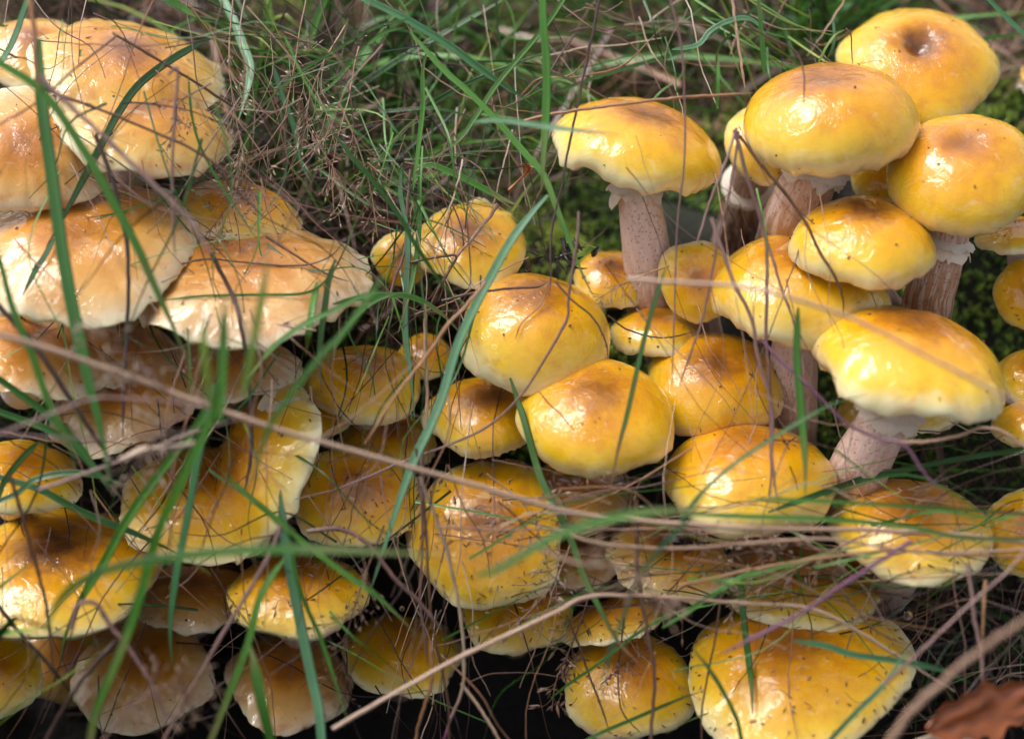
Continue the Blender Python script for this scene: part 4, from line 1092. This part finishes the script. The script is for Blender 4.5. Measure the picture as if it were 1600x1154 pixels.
strands(70, 0, 560, 0, 360, 1, 6, (60, 45))
strands(60, 0, 560, 300, 700, 1, 8, (75, 45))
strands(45, 150, 600, 560, 860, 2, 8, (80, 40))
strands(55, 0, 650, 800, 1160, 0, 7, (100, 40), green=.2, tint=(0, .8))
strands(60, 560, 760, 230, 560, -1, 4, (80, 32), ln=(90, 300), green=.45)
strands(34, 600, 740, 540, 1160, 1, 6, (90, 14), ln=(150, 420), green=.1)
strands(70, 860, 1600, 770, 960, 3, 8, (-3, 14), ln=(150, 520), green=.3)
strands(36, 700, 1300, 700, 1160, 2, 7, (70, 45), green=.2)
strands(60, 1330, 1620, 860, 1160, -1, 7, (-45, 45), green=.25, tint=(0, .8))
strands(24, 1050, 1330, 350, 800, 3, 6, (80, 18), ln=(150, 420), wd=(1, 2.6), green=.1)
strands(14, 1330, 1620, 600, 800, 2, 7, (0, 25), green=.3)
strands(120, 330, 880, -20, 340, -4.5, .5, (50, 55), ln=(80, 330), green=.42, tint=(0, 1.1))
strands(70, 860, 1330, -20, 150, -5, 0, (30, 50), ln=(80, 260), green=.5, tint=(.1, 1.1))
strands(16, 860, 1180, 120, 420, -3.5, -1.5, (20, 50), ln=(60, 200), wd=(1, 2.2), green=.3)
o = fine_s.build('fine_dry_stalks', M['thatch']); tag(o, 'tangle of hair thin brown and straw stalks over and between the caps', 'dead grass', kind='stuff')
o = fine_g.build('fine_green_grass', M['greens']); tag(o, 'hair thin green grass threading over and between the caps', 'grass', kind='stuff')


# ------------------------------------------------------------------ grass seed heads
def seed_head(label, t, pts, spread, kind='s', n=9, wpx=3.0, seedl=.0022, tint=(.4, 1), sub=3):
    P = [at(x, y, t) for x, y in pts]
    root = empty('grass_seed_head', P[0]); org = np.array(P[0])
    tag(root, label, 'seed head', 'dry open seed heads among the blades')
    C = spline(P, 30); mpp = (DIST - t / 100) / FPX
    mb = MB(); tube(mb, C, wpx / 2 * mpp * np.linspace(1.1, .5, 30), 5)
    mb.build('stalk', M[kind], root, org)
    br = MB(); sp = MB()
    for i in range(n):
        k = int(6 + 23 * (i + rng.random() * .6) / n); k = min(k, 28)
        p = C[k]; tg = C[k + 1] - C[k]; tg /= np.linalg.norm(tg)
        for _ in range(rng.choice((2, 2, 3))):
            sd_ = np.array([rng.gauss(0, 1), rng.gauss(0, .6), rng.gauss(0, 1)]); sd_ -= tg * sd_.dot(tg); sd_ /= np.linalg.norm(sd_)
            L = spread * mpp * rng.uniform(.5, 1.1) * (1.1 - .6 * i / n)
            e = p + (sd_ * .8 + tg * .6) * L
            m1 = p + (sd_ * .35 + tg * .45) * L
            B = spline([p, m1, e + np.array([0, 0, -L * .15])], 9)
            tube(br, B, .75 * mpp * np.linspace(.8, .45, 9), 3, tint=rng.uniform(*tint))
            for q in range(sub):
                kk = rng.randrange(3, 9); b0 = B[kk]
                dd = (B[min(kk, 8)] - B[kk - 1]); dd /= np.linalg.norm(dd)
                dd = dd + np.array([rng.gauss(0, .6) for _ in range(3)]); dd /= np.linalg.norm(dd)
                l2 = L * rng.uniform(.12, .4) if q else 0.0
                tip = b0 + dd * l2
                if l2: tube(br, np.array([b0, b0 + dd * l2 * .5 + np.array([0, 0, -.0002]), tip]), .5 * mpp, 3, tint=rng.uniform(*tint))
                spindle(sp, tip + dd * seedl * .5, dd, seedl * rng.uniform(.7, 1.3), seedl * .17, rng.uniform(*tint))
    br.build('branches', M['floret'], root, org)
    s_ = sp.build('spikelets', M['floret'], root, org); s_['kind'] = 'stuff'
    return root


SH = seed_head
SH('pale seed head spread beside the uppermost orange cap, hung with droplets', 2, [(365, -10), (358, 90), (368, 180), (385, 260), (400, 330)], 85, n=12, tint=(.75, 1.2))
SH('airy seed head sloping down right from the arched dewy blade', 1, [(385, 10), (430, 60), (470, 110), (505, 165), (525, 230)], 95, 's', n=11, tint=(.75, 1.2))
SH('seed head hanging over the dead grass left of the knot of leaves', 1, [(540, 40), (500, 110), (480, 190), (520, 260), (555, 330)], 80, n=11, tint=(.7, 1.2))
SH('seed head with twisted florets over the deep orange cap', 2, [(450, 180), (415, 230), (380, 280), (350, 330), (320, 370)], 60, 'm', n=10, seedl=.003)
SH('small seed head drooping at the knot of leaves', 1.5, [(530, 160), (560, 230), (580, 300), (590, 370)], 55, n=8)
SH('fine bristly seed head beside the tall mushroom stem base', 3, [(1045, 415), (1000, 432), (965, 448), (930, 470)], 40, 'o', n=9, seedl=.0012)
SH('orange bristle head lying over the floret littered cap', 5, [(1080, 700), (980, 760), (880, 800), (780, 830), (680, 850)], 60, 'o', n=12, seedl=.002, tint=(.2, .8))
SH('drooping seed head over the right slope of the floret littered cap', 5, [(760, 740), (820, 790), (850, 860), (860, 930)], 60, n=9, seedl=.0026)
SH('seed head fallen over the olive mushroom', 3, [(900, 820), (880, 880), (850, 930), (790, 990)], 60, n=9, tint=(.3, .9))
SH('seed head with brown husks hanging over the black gap edge', 3, [(930, 900), (900, 990), (870, 1060), (862, 1110)], 45, 'm', n=7, seedl=.004, tint=(.1, .5))
SH('tangled bristly head left of the dull yellow mushroom in the hollow', 5, [(600, 820), (570, 900), (545, 980), (530, 1080)], 70, 'm', n=12, seedl=.002, tint=(.1, .7))
SH('seed head of beaded twigs over the straw draped cap', 4, [(1100, 860), (1040, 930), (990, 990), (950, 1060)], 60, 'n', n=9, seedl=.003, tint=(.0, .4))
SH('crowded seed head over the orange mushroom above the largest cap', 5, [(1380, 820), (1300, 860), (1220, 900), (1140, 950)], 90, n=14, seedl=.0025, tint=(.3, .9))
SH('seed head standing among the level straws under the faint centred cap', 6, [(1020, 800), (1080, 830), (1150, 850), (1230, 850)], 60, 'm', n=10, tint=(.3, .9))
SH('blurred mauve plume in front of the gap below the pitted cap', 12, [(290, 640), (240, 590), (190, 550), (130, 510)], 80, 'm', n=9, wpx=5, seedl=.003, tint=(.5, 1.0), sub=3)
SH('blurred mauve plume below the saw toothed cap', 11, [(330, 620), (280, 650), (240, 690), (190, 760)], 70, 'm', n=9, wpx=4, seedl=.003, tint=(.5, 1.0), sub=3)
SH('blurred brown plume low in the hollow at the frame bottom', 11, [(150, 1170), (200, 1110), (260, 1070), (330, 1090)], 80, 'm', n=9, wpx=4, seedl=.003, tint=(.3, .7), sub=5)
SH('blurred pale plume crossing the olive mushroom edge', 13, [(830, 850), (900, 880), (980, 890), (1050, 960)], 60, 's', n=12, wpx=8, seedl=.003, tint=(.3, .7), sub=3)
SH('brown seed cluster between the folded and pitted orange caps', 4, [(330, 130), (280, 160), (275, 190), (260, 240)], 40, 'm', n=7, tint=(.2, .8))


# ------------------------------------------------------------------ water drops
def drop(px, py, t, rpx, label, group):
    r = rpx * (DIST - t / 100) / FPX
    me = bpy.data.meshes.new('water_drop'); import bmesh
    bm = bmesh.new(); bmesh.ops.create_uvsphere(bm, u_segments=16, v_segments=12, radius=r)
    for v in bm.verts:
        k = max(0, v.co.z / r); v.co.x *= 1 - .35 * k * k; v.co.y *= 1 - .35 * k * k; v.co.z *= 1.12
    bm.to_mesh(me); bm.free(); me.materials.append(M['water'])
    me.polygons.foreach_set('use_smooth', [True] * len(me.polygons))
    o = bpy.data.objects.new('water_drop', me); COL.objects.link(o); o.location = at(px, py, t)
    tag(o, label, 'water drop', group)


drop(655, 269, 2.1, 6, 'largest clear drop hanging from the knot of leaves in the moss', 'drops on the grass')
drop(1419, 961, 4.1, 7, 'clear drop at the yellow green tip in the dark corner', 'drops on the grass')
drop(912, 433, 4.0, 3.5, 'tiny drop on the long slanting blade above the debris', 'drops on the grass')
drop(527, 979 - 60, 3, 4, 'tiny drop at the tangled bristly head', 'drops on the grass')
drop(639, 825, 4, 4.5, 'clear drop on the rim of the cream rimmed cap', 'drops on the grass')
drop(680, 856, 4.2, 4.5, 'clear drop at the left rim of the floret littered cap', 'drops on the grass')
drop(762, 958, 2.5, 4, 'clear drop among florets on the olive mushroom', 'drops on the grass')
drop(628, 950, 3.5, 4, 'clear drop hanging in the dark gap by the dull yellow cap', 'drops on the grass')
drop(1281, 877, 7, 4.5, 'bright drop on the orange straw over the crowded seed head', 'drops on the grass')
drop(893, 1041, 3, 5, 'clear drop at the left margin of the straw draped cap', 'drops on the grass')
drop(1132, 911, 6.2, 4, 'clear drop on the green blade over the tan debris strewn cap', 'drops on the grass')
ORD = ('rightmost', 'second from the right', 'third from the right', 'fourth from the right', 'fifth from the right', 'leftmost')
for q, (x, y) in enumerate(((602, 40), (571, 53), (555, 60), (538, 68), (524, 75), (492, 98))):
    drop(x, y, 1.2, 3.2, 'dew drop beaded under the arched thin blade, ' + ORD[q] + ' of six', 'dew drops beaded under the arched thin blade')
for x, y, lb in ((364, 168, 'tiny drop beside the elbow tip of the bent straw'), (384, 165, 'tiny drop right of the bent straw tip'), (465, 195, 'tiny drop low on the mottled green blade'),
                 (400, 240, 'tiny drop in the seed head right of the folded orange cap'), (342, 275, 'tiny drop hanging just above the widest tan cap'),
                 (497, 262, 'tiny drop in the seed head over the dead grass'), (527, 205, 'tiny drop where the dark green blade starts in the seed heads')):
    drop(x, y, 2.1, 3, lb, 'drops caught in the pale seed heads')


# ------------------------------------------------------------------ dead leaves and debris
def leaf(name, label, p, ex, ey, ln, wd, curl, m, cat='dead leaf', thick=.0006, tnt=.4, jag=.0, seed=0):
    ex = Vector(ex).normalized(); ey = Vector(ey); ey = (ey - ex * ey.dot(ex)).normalized(); ez = ex.cross(ey)
    nu, nv = 26, 13
    top_, bot = [], []
    T = []
    for i in range(nu):
        s = i / (nu - 1)
        wv = math.sin(math.pi * min(1, s * .97 + .02)) ** .7 * wd / 2 * (1 + jag * mnoise.noise(Vector((s * 9, seed, 0))))
        for j in range(nv):
            q = j / (nv - 1) * 2 - 1
            a = q * curl
            x = (s - .5) * ln
            y = math.sin(a) / max(curl, .01) * wv; z = (1 - math.cos(a)) / max(curl, .01) * wv + .12 * ln * math.sin(s * 3 + seed)
            z += mnoise.noise(Vector((s * 5, q * 2, seed))) * wd * .16 - abs(math.sin((s * 6 + abs(q)) * 3.14)) * wd * .015
            top_.append(list(Vector(p) + ex * x + ey * y + ez * z)); T.append(tnt + (.25 if j == nv // 2 else 0) + mnoise.noise(Vector((s * 8, q * 5, seed))) * .3)
    top_ = np.array(top_); bot = top_ - np.array(ez) * thick
    mb = MB()
    f = grid_faces(nu, nv)
    mb.add(np.vstack([top_, bot]), np.vstack([f, f[:, ::-1] + nu * nv]), None, np.array(T + T))
    g = np.arange(nu * nv).reshape(nu, nv)
    bd = np.concatenate([g[0, :], g[1:, -1], g[-1, ::-1][1:], g[::-1, 0][1:-1]])
    q4 = np.stack([bd, bd + nu * nv, np.roll(bd, -1) + nu * nv, np.roll(bd, -1)], 1)
    mb.add(np.vstack([top_, bot]), q4, None, np.array(T + T))
    o = mb.build(name, m, None, p); tag(o, label, cat)
    return o


leaf('fallen_leaf', 'blurred rusty brown leaf lying in the dark bottom corner', at(1548, 1112, 9), (1, .1, .22), (0, .6, .8), .046, .017, .35, M['leaf'], tnt=.75, jag=.55, seed=2.2)
leaf('curled_leaf', 'dark curled leaf beside the tall mushroom cap', at(893, 240, -1.8), (1, .2, -.5), (0, .4, 1), .013, .006, 1.6, M['debris'], tnt=.75, seed=5.1)
leaf('leaf_fragment', 'pale pinkish leaf fragment beneath the rusty leaf', at(1470, 1158, 8), (1, 0, .2), (0, .5, .8), .03, .010, .8, M['gills'], cat='leaf', seed=1.1)
leaf('dry_leaf_blade', 'pale curled dry leaf blade above the light green bundle', at(245, 705, 10.5), (1, .1, .5), (0, -.5, 1), .028, .006, 1.0, M['s'], cat='dead leaf', seed=4.4)

mb = MB()
p0 = np.array(at(868, 402, 1.2))
for i in range(22):
    a = p0 + np.array([rng.gauss(0, .005), rng.gauss(0, .002), rng.gauss(0, .002)]); b_ = a + np.array([rng.gauss(0, .004), rng.gauss(0, .002), rng.gauss(0, .003)])
    C = spline([a, (a + b_) / 2 + np.array([rng.gauss(0, .002) for _ in range(3)]), b_], 9)
    blade(mb, C, rng.uniform(.0004, .0013) * np.array([.2, .6, .9, 1, 1, .9, .8, .5, .1]), (rng.gauss(0, 1), -.5, .5), rng.uniform(0, .7), fold=.7, twist=rng.gauss(0, 2))
o = mb.build('rotten_leaf_scrap', M['debris'], None, at(868, 402, 1.2)); tag(o, 'crumpled black rotten scrap lying on top of the domed cap', 'debris')
mb = MB()
C = spline([at(795, 298, .5), at(806, 286, .5), at(820, 272, .6), at(826, 262, .8), at(822, 256, 1.0)], 14)
tube(mb, C, np.array([1.6, 1.9, 1.4, .9, .7, .7, .8, .9, 1.0, 1.5, 1.8, 1.6, 1.2, .5]) * .0005, 7, tint=.8)
for e in ((835, 262), (832, 272), (812, 258)):
    tube(mb, spline([at(822, 268, .6), at((822 + e[0]) / 2, e[1] - 2, .7), at(*e, .8)], 6), .0004, 5, tint=.9)
o = mb.build('dry_twig', M['leaf'], None, at(822, 268, .6)); tag(o, 'tiny forked brown twig caught over the moss', 'twig')
mb = MB()
for i in range(9):
    a = np.array(at(1070 + rng.gauss(0, 26), 842 + rng.gauss(0, 9), 3.2)); b_ = a + np.array([rng.gauss(0, .006), 0, rng.gauss(0, .003)])
    C = spline([a, (a + b_) / 2 + np.array([0, -.002, .002]), b_], 8)
    blade(mb, C, rng.uniform(.001, .0028) * np.array([.2, .7, 1, 1, .9, .8, .5, .1]), (rng.gauss(0, 1), -.5, .8), rng.uniform(.1, .9), fold=.5, twist=1)
o = mb.build('rotten_leaf', M['debris'], None, at(1070, 842, 3)); tag(o, 'grey rotten leaf lying on the tan debris strewn cap', 'debris')
# small dark beetle like clod on the knot of leaves
mb = MB()
tube(mb, spline([at(619, 252, 2.4), at(625, 250, 2.6), at(632, 252, 2.4)], 8), np.array([.2, .8, 1, 1, 1, .9, .6, .2]) * .0012, 8, tint=.1)
for q in range(5):
    tube(mb, spline([at(625, 251, 2.4), at(625 + rng.gauss(0, 5), 251 + rng.gauss(0, 4), 2.6), at(625 + rng.gauss(0, 9), 254 + rng.gauss(0, 7), 2.4)], 5), .0002, 4, tint=.1)
o = mb.build('soil_clod', M['debris'], None, at(625, 251, 2.4)); tag(o, 'tiny black clod stuck on top of the knot of leaves', 'debris')
